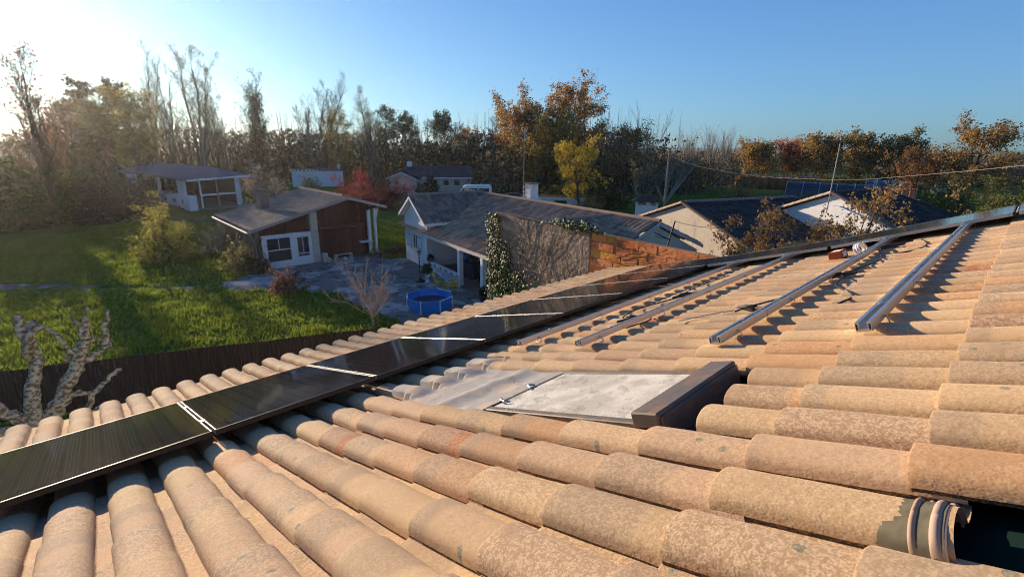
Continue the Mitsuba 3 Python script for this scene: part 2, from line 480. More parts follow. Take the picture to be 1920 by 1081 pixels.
def tile_mesh(u0, s0, rng, fine, length=0.425, dropped=0.0):
    k, nl = (15, 8) if fine else (9, 4)
    pr = tile_profile(k)
    ts = np.r_[0.0, 0.006, np.linspace(0.05, length, nl)]
    yaw, lift, roll = rng.normal(0, 0.008), abs(rng.normal(0, 0.0018)), rng.normal(0, 0.0016)
    off, ds = rng.normal(0, 0.0022), rng.normal(0, 0.005)
    U, S = np.meshgrid(pr[:, 0], ts, indexing='ij')
    Hh = np.repeat(pr[:, 1:], len(ts), 1)
    barrel = np.arange(len(pr))[:, None] < k
    taper = 1.0 + 0.035 - 0.08 * S / length
    Uc = np.where(barrel, 0.078 + (U - 0.078) * taper, U)
    Hh = np.where(barrel, Hh * (1.0 + 0.05 - 0.10 * S / length), Hh)
    Hh = Hh + 0.018 * (1 - S / COURSE) + lift + roll * (Uc - 0.1) * 10 + dropped
    Hh[:, 0] -= 0.0022
    u = u0 + off + Uc + yaw * S
    s = s0 + ds + S
    if fine:
        q = np.stack([u * 14, s * 11, u * 0], -1)
        Hh = Hh + 0.0032 * (meshkit.noise(q, 3) - 0.5) + 0.0012 * (meshkit.noise(q * 5, 5) - 0.5)
        s = s + 0.004 * (meshkit.noise(np.stack([u * 40, u * 0 + s0 * 9, u * 0], -1), 7) - 0.5) * (S < 0.01)
    n0, n1 = U.shape
    top = rp(u, s, Hh).reshape(-1, 3)
    i, j = np.meshgrid(np.arange(n0 - 1), np.arange(n1 - 1), indexing='ij')
    q = np.stack([i * n1 + j, (i + 1) * n1 + j, (i + 1) * n1 + j + 1, i * n1 + j + 1], -1).reshape(-1, 4)
    vs, fs, tt = [top], [tri(q)], [(S / length).ravel()]
    # lower edge: its thickness
    e0 = rp(u[:, 0], s[:, 0], Hh[:, 0])
    e1 = rp(u[:, 0], s[:, 0] + 0.002, Hh[:, 0] - 0.013)
    # near lip: its thickness
    l0 = rp(u[0], s[0], Hh[0])
    l1 = rp(u[0] + 0.003, s[0], Hh[0] - 0.010)
    base = len(top)
    for a, b in ((e0, e1), (l0, l1)):
        m = len(a)
        vs += [a, b]
        r = np.arange(m - 1)
        fs.append(tri(np.stack([base + r, base + r + 1, base + m + r + 1, base + m + r], 1)))
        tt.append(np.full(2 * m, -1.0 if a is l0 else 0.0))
        base += 2 * m
    return np.vstack(vs), np.vstack(fs), np.concatenate(tt)


near = thing('near_house', 'house with the sand coloured canal tile roof in the foreground', 'house')
deck = add('roof', grid(3, 24, lambda a, b: rp(-2.6 + 11.85 * a, -6.45 + 8.6 * b, -0.05)), 'mat_paint', near, color=(0.035, 0.032, 0.028))
add('wall', [prism(np.array([rp(-2.5, -6.2, -0.08) * [1, 1, 0], rp(9.15, -6.2, -0.08) * [1, 1, 0], rp(9.15, -6.2, -0.12), rp(-2.5, -6.2, -0.12)]), UH * 0.3)], 'mat_cream', near)
gx = [rp(9.1, s, -0.1) for s in np.linspace(-5.85, 2.0, 9)]
add('wall', [prism(np.array([gx[0] * [1, 1, 0], gx[-1] * [1, 1, 0]] + gx[::-1]), -ED * 0.3)], 'mat_cream', near)
add('fascia', grid(2, 2, lambda a, b: rp(-2.6 + 11.8 * a, -6.48 + 0 * a, -0.03 - 0.16 * b)), 'mat_paint', near, color=(0.10, 0.07, 0.05))

Rm = np.stack([np.cross(fw, upv), upv, fw])
FPX = 0.5 / math.tan(math.radians(FOV / 2))


def in_view(p, mx=1.05):
    c = Rm @ (np.asarray(p) - np.array([0, 0, CAM_Z]))
    return c[2] > 0.05 and abs(FPX * c[0] / c[2]) < 0.5 * mx and abs(FPX * c[1] / c[2]) < 0.2815 * mx


rngt = np.random.default_rng(11)
tiles = []
for k in range(-14, 37):
    u0 = ROW0 + PITCH_ROW * k
    if u0 > 9.05:
        continue
    for j in range(-7, 19):
        s0 = COURSE0 - COURSE * j
        if s0 < -6.55:
            continue
        if k == 2 and j <= 0 and s0 < 0.9:
            continue                                       # the missing tiles
        if k in (4, 5, 6) and -2.9 < s0 < -0.1:
            if s0 < -0.5 and abs(s0 + 0.71) > 0.01:
                continue                                   # the skylight and its apron
            if s0 < -0.5:
                s0 = -0.61
        c = rp(u0 + 0.1, s0 + 0.17, 0.05)
        d = float(np.linalg.norm(c - [0, 0, CAM_Z]))
        hid = (-4.75 < s0 + 0.17 < -3.3 and -0.6 < u0 < 8.0) or (u0 > 7.1)
        vis = any(in_view(rp(u0 + a, s0 + b, 0.05)) for a in (0, 0.2) for b in (0, 0.34))
        tiles.append((0 if vis and not hid else 1, d, k, j, u0, s0))
tiles.sort(key=lambda t: (t[0], t[1]))
rest_v, rest_f, rest_uv, nrest = [], [], [], 0
for n, (hidden, d, k, j, u0, s0) in enumerate(tiles):
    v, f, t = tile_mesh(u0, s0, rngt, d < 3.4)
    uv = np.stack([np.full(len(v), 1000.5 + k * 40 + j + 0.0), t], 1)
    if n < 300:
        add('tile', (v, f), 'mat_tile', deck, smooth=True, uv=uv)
    else:
        rest_v.append(v)
        rest_f.append(f + nrest)
        rest_uv.append(uv)
        nrest += len(v)
key = add('tiles', (np.vstack(rest_v), np.vstack(rest_f)), 'mat_tile', deck, smooth=True, uv=np.vstack(rest_uv), kind='stuff')

# head of the tile below the gap, with its two cross ribs, and the battens in the opening
hr = np.random.default_rng(3)
GU = ROW0 + PITCH_ROW * 2


def rib(s0, w, hgt):
    pr = tile_profile(15)
    def fn(a, b):
        i = np.clip((a * (len(pr) - 1)).astype(int), 0, len(pr) - 1)
        ang = b * np.pi
        return rp(GU + pr[i, 0], s0 - w * np.cos(ang), pr[i, 1] * 0.93 - 0.004 + hgt * np.sin(ang))
    return grid(len(pr), 7, fn)


pr_ = tile_profile(15)


def head(s0, s1, dh, wob=0.0):
    n = len(pr_) - 1
    return grid(len(pr_), 14, lambda a, b: rp(GU + np.interp(a * n, np.arange(n + 1), pr_[:, 0]), s0 + (s1 - s0) * b + wob * (meshkit.noise(np.stack([a * 9, a * 0, a * 0], -1), 4) - 0.5) * (b < 0.01), np.interp(a * n, np.arange(n + 1), pr_[:, 1]) * 0.95 + dh))


hv, hf = head(-0.034, 0.052, 0.0012, 0.022)
hc = meshkit.fbm(hv * 60, 3, 2)[:, None]
add('tile_head', (hv, hf), 'mat_paint', deck, smooth=True, color=np.array([0.075, 0.070, 0.048]) * (1 - hc) + np.array([0.27, 0.235, 0.16]) * hc, label='mossy head of the tile below the opening')
add('rib', rib(0.008, 0.0062, 0.013), 'mat_paint', deck, smooth=True, color=(0.40, 0.28, 0.21))
add('rib', rib(0.040, 0.0090, 0.013), 'mat_paint', deck, smooth=True, color=(0.44, 0.33, 0.26))
add('head_edge', [prism(np.array([rp(GU + pr_[i, 0], 0.052, pr_[i, 1] * 0.95) for i in range(len(pr_))] + [rp(GU + pr_[i, 0], 0.052, pr_[i, 1] * 0.95 - 0.013) for i in range(len(pr_))][::-1]), UH * 0.004)], 'mat_paint', deck, color=(0.36, 0.26, 0.20))
add('batten', grid(2, 5, lambda a, b: rp(GU - 0.03 + 0.3 * a, 0.42 + 0.03 * np.sin(b * 6), -0.02 + 0.03 * np.cos(b * 6))), 'mat_paint', deck, color=(0.16, 0.12, 0.08))
add('underlay', grid(2, 8, lambda a, b: rp(GU - 0.05 + 0.34 * a, 0.04 + 0.95 * b, -0.035 + 0 * a)), 'mat_paint', deck, color=(0.012, 0.03, 0.026))

# ------------------------------------------------------------------ skylight
sky_l = near + '__skylight'
taken.add(sky_l)


def rbox(u0, u1, s0, s1, h0, h1, bev=0.004):
    v, f = box(u0, u1, s0, s1, h0, h1, bev)
    return rp(v[:, 0], v[:, 1], v[:, 2]), f


SU0, SU1, SS0, SS1 = 1.50, 2.19, -1.80, -0.86
tag(sky_l, 'old roof window with dusty glass and brown metal hood')
add('pane', rbox(SU0 + 0.045, SU1 - 0.035, SS0 + 0.03, SS1, 0.028, 0.040, 0.002), 'mat_dirtyglass', sky_l)
add('frame', [rbox(SU0, SU0 + 0.045, SS0, SS1 + 0.02, -0.02, 0.046), rbox(SU1 - 0.035, SU1, SS0, SS1 + 0.02, -0.02, 0.048), rbox(SU0 + 0.045, SU1 - 0.035, SS0, SS0 + 0.03, -0.02, 0.043)], 'mat_skyframe', sky_l)
add('hood', [rbox(SU0 - 0.005, SU1 + 0.01, SS1, SS1 + 0.115, 0.030, 0.092, 0.006), rbox(SU0 + 0.01, SU1, SS1 + 0.115, SS1 + 0.125, -0.04, 0.075, 0.003)], 'mat_skyframe', sky_l)
add('trough', grid(2, 6, lambda a, b: rp(SU0 - 0.02 + 0.74 * a, SS1 + 0.1 + 0.26 * b, -0.03 + 0.05 * b * b)), 'mat_paint', sky_l, color=(0.05, 0.055, 0.075))
for uu in (1.53, 1.70, 1.95, 2.12):
    ss = SS0 + 0.17 + 0.5 * (uu % 0.3)
    v, f = lathe([(0.0, 0.006), (0.006, 0.004), (0.007, 0)], 8)
    add('screw', (rp(SU0 + 0.022 + v[:, 0], ss + v[:, 1], 0.046 + v[:, 2]), f), 'mat_steel', sky_l)
hk = [rp(1.62, SS0 + 0.10, 0.05), rp(1.60, SS0 + 0.06, 0.06), rp(1.63, SS0 + 0.01, 0.055), rp(1.66, SS0 - 0.02, 0.05)]
add('catch', [tube(spline(hk, 10), 0.006, 6), tube(spline([rp(1.84, SS0 + 0.04, 0.052), rp(1.87, SS0 + 0.0, 0.06), rp(1.90, SS0 + 0.02, 0.05)], 8), 0.006, 6)], 'mat_steel', sky_l)


def apron(a, b):
    u, s = 1.440 + 1.02 * a, -2.86 + 1.08 * b
    u = u + 0.02 * np.sin(9 * b + 4)
    ph = (u - ROW0) / PITCH_ROW
    ph = (ph - np.floor(ph)) * PITCH_ROW
    barrel = 0.07 * np.clip(1 - ((ph - 0.078) / 0.098) ** 2, 0, 1) ** 0.42
    s = s + 0.07 * (meshkit.fbm(np.stack([u * 5, u * 0, u * 0], -1), 3, 2) - 0.5) * np.clip(1 - b / 0.2, 0, 1)
    over = np.clip((-2.48 - s) / 0.18, 0, 1)
    over = over * over * (3 - 2 * over)
    fold = 0.018 * np.exp(-((b - 0.66) / 0.06) ** 2) - 0.008 * np.exp(-((b - 0.80) / 0.07) ** 2)
    rough_ = 0.006 * (meshkit.fbm(np.stack([u * 9, s * 9, u * 0], -1), 3) - 0.5) * 2
    h = (barrel + 0.024) * over + (0.042 + 0.005 * np.sin(u * 5 + s * 3)) * (1 - over) + fold + rough_
    return rp(u, s, h)


add('flashing', grid(90, 70, apron), 'mat_lead', sky_l, smooth=True)

# ------------------------------------------------------------------ solar panels
PU0, PSTEP, PW = 0.442, 1.0965, 1.079


def panel(u0, s0, s1, label):
    k = thing('solar_panel', label, 'solar panel', 'black solar panels on the tiled roof')
    c0, c1 = rp(u0, s0, 0) + 0.1875 * ZH, rp(u0, s1, 0) + 0.1875 * ZH
    L = float(np.linalg.norm(c1 - c0))
    ey = (c1 - c0) / L
    ez = np.cross(ED, ey)
    ez = ez if ez[2] > 0 else -ez

    def loc(m):
        v = m[0]
        return c0 + v[:, :1] * ED + v[:, 1:2] * ey + v[:, 2:] * ez, m[1]
    W = PW
    fr = [box(0, W, 0, 0.011, -0.035, 0.0, 0.0012), box(0, W, L - 0.011, L, -0.035, 0.0, 0.0012)]
    add('frame', [loc(m) for m in fr], 'mat_darkframe', k)
    add('side_frame', [loc(m) for m in [box(0, 0.008, 0.011, L - 0.011, -0.035, 0.0, 0.0012), box(W - 0.008, W, 0.011, L - 0.011, -0.035, 0.0, 0.0012)]], 'mat_seam', k)
    gv = np.array([[0.011, 0.011, -0.0025], [W - 0.011, 0.011, -0.0025], [W - 0.011, L - 0.011, -0.0025], [0.011, L - 0.011, -0.0025]])
    add('glass', loc((gv, np.array([[0, 1, 2, 3]]))), 'mat_panel', k, uv=gv[:, :2])
    add('back_sheet', loc((gv - [0, 0, 0.006], np.array([[0, 1, 2, 3]]))), 'mat_rubber', k)
    for y in (0.26 * L, 0.74 * L):
        add('clamp', [loc(box(W + 0.001, W + 0.017, y - 0.03, y + 0.03, -0.03, 0.004, 0.001)), loc(box(W - 0.008, W + 0.026, y - 0.02, y + 0.02, 0.0, 0.004, 0.001))], 'mat_alu', k)
    return k


names = ['first', 'second', 'third', 'fourth', 'fifth', 'sixth', 'seventh']
for i, k in enumerate(range(-1, 6)):
    lab = {0: 'black solar panel cut off by the left edge of the photo'}.get(i, f'black solar panel, {names[i]} from the left end of the row along the eave')
    panel(PU0 + PSTEP * k, -4.65, -3.13, lab)
cols = [(-4.65, -3.13, 'black solar panel at the far corner where the two panel rows meet'), (-3.11, -1.59, 'black solar panel second up the far column, where the two lower rails end'),
        (-1.57, -0.05, 'black solar panel third up the far column, at the ends of the two upper rails'), (-0.03, 1.49, 'topmost black solar panel of the far column, cut by the right edge')]
for s0, s1, lab in cols:
    panel(PU0 + PSTEP * 6, s0, s1, lab)

# rails under the next panels
RPROF = [(-0.029, 0), (0.029, 0), (0.029, 0.042), (0.013, 0.042), (0.013, 0.036), (0.017, 0.012), (-0.017, 0.012), (-0.013, 0.036), (-0.013, 0.042), (-0.029, 0.042)]


def rail(s, u0, u1, label, hooks):
    k = thing('mounting_rail', label, 'mounting rail', 'aluminium mounting rails on the tiles')
    b0 = 0.108
    sc = [0.0, 0.42, 1.0]
    ring = lambda u: rp(np.full(10, u), s + np.array([a for a, _ in RPROF]), b0 + np.array([b for _, b in RPROF]))
    base = [ring(u0)]
    add('profile', [prism(ring(u0), ED * (u1 - u0))], 'mat_alu', k)
    add('end_slot', [rbox(u0 - 0.0015, u0 + 0.001, s + a, s + a + 0.007, b0 + 0.008, b0 + 0.035, 0.0) for a in (-0.0265, 0.0195)], 'mat_rubber', k)
    for u in hooks:
        add('splice', [rbox(u - 0.09, u + 0.09, s + 0.029, s + 0.033, b0 + 0.006, b0 + 0.036, 0.001)], 'mat_alu', k)
    for u in np.arange(u0 + 0.22, u1 - 0.2, 0.9):
        pts = [rp(u, s + 0.030, b0 + 0.02), rp(u, s + 0.044, b0 + 0.014), rp(u + 0.004, s + 0.050, b0 - 0.02), rp(u + 0.004, s + 0.02, b0 - 0.03), rp(u, s - 0.02, b0 - 0.03)]
        add('roof_hook', tube(pts, 0.0042, 6), 'mat_steel', k)
    for u in np.arange(u0 + 0.4, u1 - 0.3, 1.05):
        add('bolt', rbox(u - 0.012, u + 0.012, s - 0.009, s + 0.009, b0 + 0.030, b0 + 0.050, 0.002), 'mat_steel', k)
    add('end_clamp', [rbox(u1 - 1.20, u1 - 1.185, s - 0.015, s + 0.015, b0 + 0.042, b0 + 0.079, 0.002), rbox(u1 - 1.24, u1 - 1.185, s - 0.012, s + 0.012, b0 + 0.042, b0 + 0.048, 0.001)], 'mat_alu', k)
    return k


rail(-2.67, 2.65, 8.05, 'aluminium rail on the tiles nearest the row of panels', [3.5])
rail(-1.975, 2.585, 8.05, 'second aluminium rail from the panels, with black connectors beside it', [3.2])
rail(-0.955, 2.485, 8.05, 'third aluminium rail, with cables strapped to it and a white coil by its far end', [3.25])
rail(-0.328, 2.54, 8.05, 'aluminium rail farthest up the slope, throwing a wide saw tooth shadow', [3.7])

# cables and things left on the rails
def cable(name, pts, r, label, cat='cable', mat='mat_rubber', n=40, group=None):
    q = [rp(*p) for p in pts]
    add(name, tube(spline(q, n), r, 7), mat, label=label, cat=cat, group=group, smooth=True)


def connector(u, s, h, ang, label):
    k = thing('cable_connector', label, 'connector', 'black cable connectors lying by the rails')
    c, sn = math.cos(ang), math.sin(ang)

    def loc(m):
        v = m[0]
        return rp(u + c * v[:, 0] - sn * v[:, 1], s + sn * v[:, 0] + c * v[:, 1], h + v[:, 2]), m[1]
    add('body', [loc(box(-0.075, 0.075, -0.024, 0.024, 0.0, 0.034, 0.007))], 'mat_rubber', k)
    add('plug', [loc(box(0.075, 0.15, -0.014, 0.010, 0.006, 0.026, 0.005)), loc(box(-0.13, -0.075, -0.012, 0.012, 0.006, 0.026, 0.005))], 'mat_rubber', k)
    add('latch', [loc(box(-0.04, 0.05, -0.012, 0.012, 0.034, 0.041, 0.003))], 'mat_rubber', k)


connector(3.62, -1.21, 0.075, 2.2, 'black connector lying at the near end of the third rail')
connector(3.62, -2.22, 0.075, 0.5, 'black connector lying left of the second rail near its near end')
connector(4.75, -2.28, 0.075, 0.6, 'black connector lying left of the middle of the second rail')
connector(4.72, -0.94, 0.080, 1.3, 'black connector hanging over the right side of the third rail')
connector(6.55, -0.88, 0.080, 1.0, 'black connector right of the far part of the third rail')
cable('cable', [(3.50, -1.26, 0.095), (3.62, -1.12, 0.115), (3.8, -1.0, 0.118), (4.3, -1.0, 0.118), (4.6, -0.98, 0.118), (4.75, -0.9, 0.10)], 0.0065, 'black cable lying along the third rail between two connectors')
cable('cable', [(4.7, -0.93, 0.09), (4.45, -0.83, 0.11), (4.15, -0.80, 0.095), (4.0, -0.72, 0.085), (3.85, -0.66, 0.09), (3.70, -0.61, 0.08), (3.56, -0.62, 0.08), (3.46, -0.66, 0.07)], 0.0075, 'black cable hanging in an S over the tiles below the third rail')
cable('cable', [(4.75, -0.92, 0.09), (5.1, -0.84, 0.09), (5.5, -0.78, 0.085), (6.0, -0.86, 0.09), (6.5, -0.90, 0.09)], 0.0065, 'black cable running right of the third rail to its far connector')
cable('cable', [(6.6, -0.9, 0.09), (6.85, -1.0, 0.12), (7.15, -0.92, 0.15), (7.3, -0.82, 0.12), (7.1, -0.72, 0.09), (6.6, -0.6, 0.085), (6.05, -0.56, 0.08), (5.9, -0.66, 0.08), (6.2, -0.78, 0.08)], 0.0065, 'looped grey cable on the tiles at the far end of the third rail')
cable('cable', [(3.55, -2.16, 0.118), (3.60, -2.28, 0.10), (4.0, -2.40, 0.10), (4.35, -2.32, 0.10), (4.7, -2.28, 0.09), (5.1, -2.40, 0.085), (5.5, -2.36, 0.1), (5.9, -2.28, 0.11)], 0.0065, 'black cable looping over the tiles left of the second rail')
cable('cable', [(3.28, -2.06, 0.07), (3.36, -1.99, 0.085), (3.5, -1.96, 0.085), (3.62, -2.02, 0.10)], 0.006, 'short black cable end drooping right of the second rail')
cable('cable_strap', [(3.36, -1.62, 0.088), (3.42, -1.50, 0.095), (3.48, -1.38, 0.10), (3.53, -1.28, 0.10)], 0.004, 'thin grey wire end poking left from the near connector of the third rail', mat='mat_steel')
# coil of white cable and its box
kc = thing('cable_coil', 'white coil of cable leaning on the far part of the third rail', 'cable coil')
cc = rp(6.62, -1.13, 0.115)
for i in range(4):
    a = np.linspace(0, 2 * np.pi, 37)
    rr = 0.085 - 0.006 * (i % 2)
    e1, e2 = ED * 0.95 + UH * 0.3, ZH * 0.75 - UH * 0.45
    e1, e2 = e1 / np.linalg.norm(e1), e2 / np.linalg.norm(e2)
    off = np.cross(e1, e2) * (i - 1.5) * 0.016
    add('turn', tube(cc + off + rr * (np.cos(a)[:, None] * e1 + 0.8 * np.sin(a)[:, None] * e2), 0.0095, 6, False), 'mat_gloss', kc, smooth=True, color=(0.72, 0.72, 0.72))
add('tail', tube(spline([cc + 0.08 * ZH, rp(6.85, -1.05, 0.17), rp(7.0, -1.03, 0.15), rp(7.15, -1.0, 0.12)], 14), 0.009, 6), 'mat_gloss', kc, smooth=True, color=(0.72, 0.72, 0.72))
kb = thing('tool_box', 'small red brown carton with a white label beside the cable coil', 'carton')
add('carton', rbox(6.22, 6.47, -1.34, -1.22, 0.075, 0.165, 0.004), 'mat_paint', kb, color=(0.30, 0.085, 0.04))
add('label', [rbox(6.27, 6.42, -1.2195, -1.2175, 0.092, 0.150, 0.0), rbox(6.27, 6.42, -1.32, -1.24, 0.1655, 0.167, 0.0)], 'mat_paint', kb, color=(0.75, 0.73, 0.70))

# ------------------------------------------------------------------ trees
def grow(rng, base, H, stems=1, r0=None, levels=((16, 0.42, 38, 0.3, 0.25), (7, 0.45, 38, 0.2, 0.2), (5, 0.5, 40, 0.2, 0.1)), lean=0.05, wob=0.03, spread=0.0, K=4, tip=0.006, arch=0.0, round_=False, first=None):
    """Branches of a tree: a list of (points (N, K, 3), radii (N, K)), the trunk first.
    levels: (children, length ratio, angle, start, pull towards the sky)."""
    r0 = r0 or 0.011 * H + 0.03
    base = np.asarray(base, float)
    K0 = 9
    t = np.linspace(0, 1, K0)
    out = []
    pts, rad = [], []
    for i in range(stems):
        a = rng.uniform(0, 2 * np.pi)
        ln = rng.normal(0, lean) + (spread * (0.4 + 0.6 * rng.random()) if stems > 1 else 0)
        h = H * (1 if i == 0 else rng.uniform(0.72, 1.0))
        d = np.array([np.cos(a) * ln, np.sin(a) * ln, 1.0])
        w = np.cumsum(rng.normal(0, wob * h / K0 * 2, (K0, 2)), 0)
        p = base + np.outer(t * h, d)
        p[:, :2] += w - w[0]
        p[:, :2] += np.outer(arch * h * t ** 2.2, [np.cos(a), np.sin(a)])
        pts.append(p)
        rad.append(r0 / (1 if stems == 1 else 0.75 * stems ** 0.5) * (1 - t) ** 0.75 + tip)
    P, R = first if first is not None else (np.array(pts), np.array(rad))
    out.append((P, R))
    for li, (nc, ratio, ang, start, pull) in enumerate(levels):
        if li == len(levels) - 1 and li > 0:
            K = 3
        N, Kp = P.shape[:2]
        tt = start + (1 - start) * (np.arange(nc)[None] + rng.random((N, nc))) / nc
        x = tt * (Kp - 1)
        i0 = np.minimum(x.astype(int), Kp - 2)
        fr = (x - i0)[..., None]
        rows = np.arange(N)[:, None]
        pos = P[rows, i0] * (1 - fr) + P[rows, i0 + 1] * fr
        par = P[rows, i0 + 1] - P[rows, i0]
        par /= np.linalg.norm(par, axis=-1, keepdims=True) + 1e-9
        plen = np.linalg.norm(np.diff(P, axis=1), axis=-1).sum(1)[:, None]
        prad = R[rows, i0] * (1 - fr[..., 0]) + R[rows, i0 + 1] * fr[..., 0]
        az = np.arange(nc)[None] * 2.4 + rng.uniform(0, 6.28, (N, 1)) + rng.normal(0, 0.4, (N, nc))
        ref = np.where(np.abs(par[..., 2:]) < 0.9, np.array([0, 0, 1.0]), np.array([1.0, 0, 0]))
        e1 = np.cross(par, ref)
        e1 /= np.linalg.norm(e1, axis=-1, keepdims=True) + 1e-9
        e2 = np.cross(par, e1)
        th = np.radians(ang) * rng.uniform(0.7, 1.25, (N, nc))
        d = np.cos(th)[..., None] * par + np.sin(th)[..., None] * (np.cos(az)[..., None] * e1 + np.sin(az)[..., None] * e2)
        d[..., 2] += pull
        d /= np.linalg.norm(d, axis=-1, keepdims=True)
        t1 = (tt - start) / (1 - start + 1e-9)
        prof = (0.45 + 0.85 * np.sin(np.pi * (0.12 + 0.80 * t1))) if (round_ and li == 0) else (1.15 - 0.75 * t1)
        ln = plen * ratio * prof * rng.uniform(0.65, 1.2, (N, nc))
        s = np.linspace(0, 1, K)
        bend = rng.normal(0, 0.16, (N, nc, 1, 3)) * (s ** 2)[None, None, :, None]
        bend[..., 2] += 0.5 * pull * s ** 2
        jit = rng.normal(0, 0.035, (N, nc, K, 3)) * s[None, None, :, None]
        P2 = pos[:, :, None] + ln[..., None, None] * (d[:, :, None] * s[None, None, :, None] + bend + jit)
        R2 = np.maximum(prad * (0.42 if li == 0 else 0.5), tip)[..., None] * (1 - s * 0.8)[None, None] + tip * 0.5
        P, R = P2.reshape(-1, K, 3), R2.reshape(-1, K)
        out.append((P, R))
    return out


def dome(rng, base, H, W, n, levels, tip, low=0.30):
    """Many stems from one root that fan out to a rounded outline."""
    K = 6
    s = np.linspace(0, 1, K)
    el = np.arcsin(rng.uniform(low, 1.0, n))
    az = rng.uniform(0, 2 * np.pi, n)
    d = np.stack([np.cos(el) * np.cos(az), np.cos(el) * np.sin(az), np.sin(el)], 1)
    L = 0.82 / np.sqrt((d[:, 0] ** 2 + d[:, 1] ** 2) / (W / 2) ** 2 + d[:, 2] ** 2 / H ** 2) * rng.uniform(0.72, 1.05, n)
    P = np.asarray(base, float) + rng.normal(0, 0.06 * W, (n, 1, 3)) * [1, 1, 0] + L[:, None, None] * (d[:, None] * s[None, :, None])
    P[:, :, 2] += 0.10 * L[:, None] * np.sin(np.pi * s)[None] * rng.uniform(-0.3, 1, (n, 1))
    P += rng.normal(0, 0.025, P.shape) * L[:, None, None] * s[None, :, None]
    R_ = (0.006 * H + 0.008) * (1 - 0.75 * s)[None] * rng.uniform(0.6, 1.2, (n, 1)) + tip * 0.5
    out = [(P, R_)]
    return out + grow(rng, base, H, levels=levels, tip=tip, first=(P, R_))[1:]


def sticks(levels, sides=(7, 5, 3, 3)):
    vs, fs, base = [], [], 0
    for li, (P, R) in enumerate(levels):
        sd = sides[min(li, len(sides) - 1)]
        N, K = P.shape[:2]
        t = np.gradient(P, axis=1)
        t /= np.linalg.norm(t, axis=-1, keepdims=True) + 1e-9
        a = np.cross(t, np.array([0.4, 0.25, 0.88]))
        a /= np.linalg.norm(a, axis=-1, keepdims=True) + 1e-9
        b = np.cross(t, a)
        ang = np.arange(sd) * 2 * np.pi / sd
        v = P[:, :, None] + R[:, :, None, None] * (np.cos(ang)[None, None, :, None] * a[:, :, None] + np.sin(ang)[None, None, :, None] * b[:, :, None])
        i, j, k = np.meshgrid(np.arange(N), np.arange(K - 1), np.arange(sd), indexing='ij')
        o = (i * K + j) * sd
        q = np.stack([o + k, o + (k + 1) % sd, o + sd + (k + 1) % sd, o + sd + k], -1).reshape(-1, 4)
        vs.append(v.reshape(-1, 3))
        fs.append(tri(q) + base)
        base += len(vs[-1])
    return np.vstack(vs), np.vstack(fs)


def leaves(rng, pts, n, size, spread, col, var=0.25, flat_=0.0, second=None, mixv=0.3, droop=0.0):
    """n single leaf clumps (quads) round the given points; one colour each."""
    c = pts[rng.integers(0, len(pts), n)] + rng.normal(0, spread, (n, 3))
    nrm = rng.normal(0, 1, (n, 3))
    nrm[:, 2] = nrm[:, 2] * (1 - flat_) + flat_ * 2.0
    nrm /= np.linalg.norm(nrm, axis=1, keepdims=True) + 1e-9
    e1 = np.cross(nrm, rng.normal(0, 1, (n, 3)))
    e1 /= np.linalg.norm(e1, axis=1, keepdims=True) + 1e-9
    e2 = np.cross(nrm, e1)
    s = size * rng.uniform(0.6, 1.35, (n, 1))
    v = np.stack([c - e1 * s * 0.5, c + e2 * s * 0.32 - e1 * s * 0.05, c + e1 * s * 0.5 + nrm * s * 0.12, c - e2 * s * 0.32 + e1 * s * 0.05], 1).reshape(-1, 3)
    f = tri(np.arange(4 * n).reshape(-1, 4))
    col = 1.55 * np.asarray(col, float)
    second = None if second is None else 1.55 * np.asarray(second, float)
    k = col[None] * rng.uniform(1 - var, 1 + var, (n, 1))
    if second is not None:
        w = (meshkit.noise(c * 0.9, 4)[:, None] > 1 - mixv) * 1.0
        w = np.clip(w * 0.8 + rng.uniform(-0.15, 0.25, (n, 1)), 0, 1)
        k = k * (1 - w) + np.asarray(second, float)[None] * rng.uniform(1 - var, 1 + var, (n, 1)) * w
    k = k * (1 + rng.normal(0, 0.06, (n, 3)))
    return v, f, np.repeat(np.clip(k, 0.005, 0.9), 4, 0)


def bark_cols(v, base, rng):
    n = meshkit.noise(v * 3.1, 2)[:, None]
    return np.asarray(base)[None] * (0.7 + 0.6 * n)


BARK_GREY, BARK_BROWN, BARK_PALE, BARK_DARK = (0.17, 0.15, 0.13), (0.13, 0.10, 0.075), (0.33, 0.30, 0.25), (0.07, 0.06, 0.05)


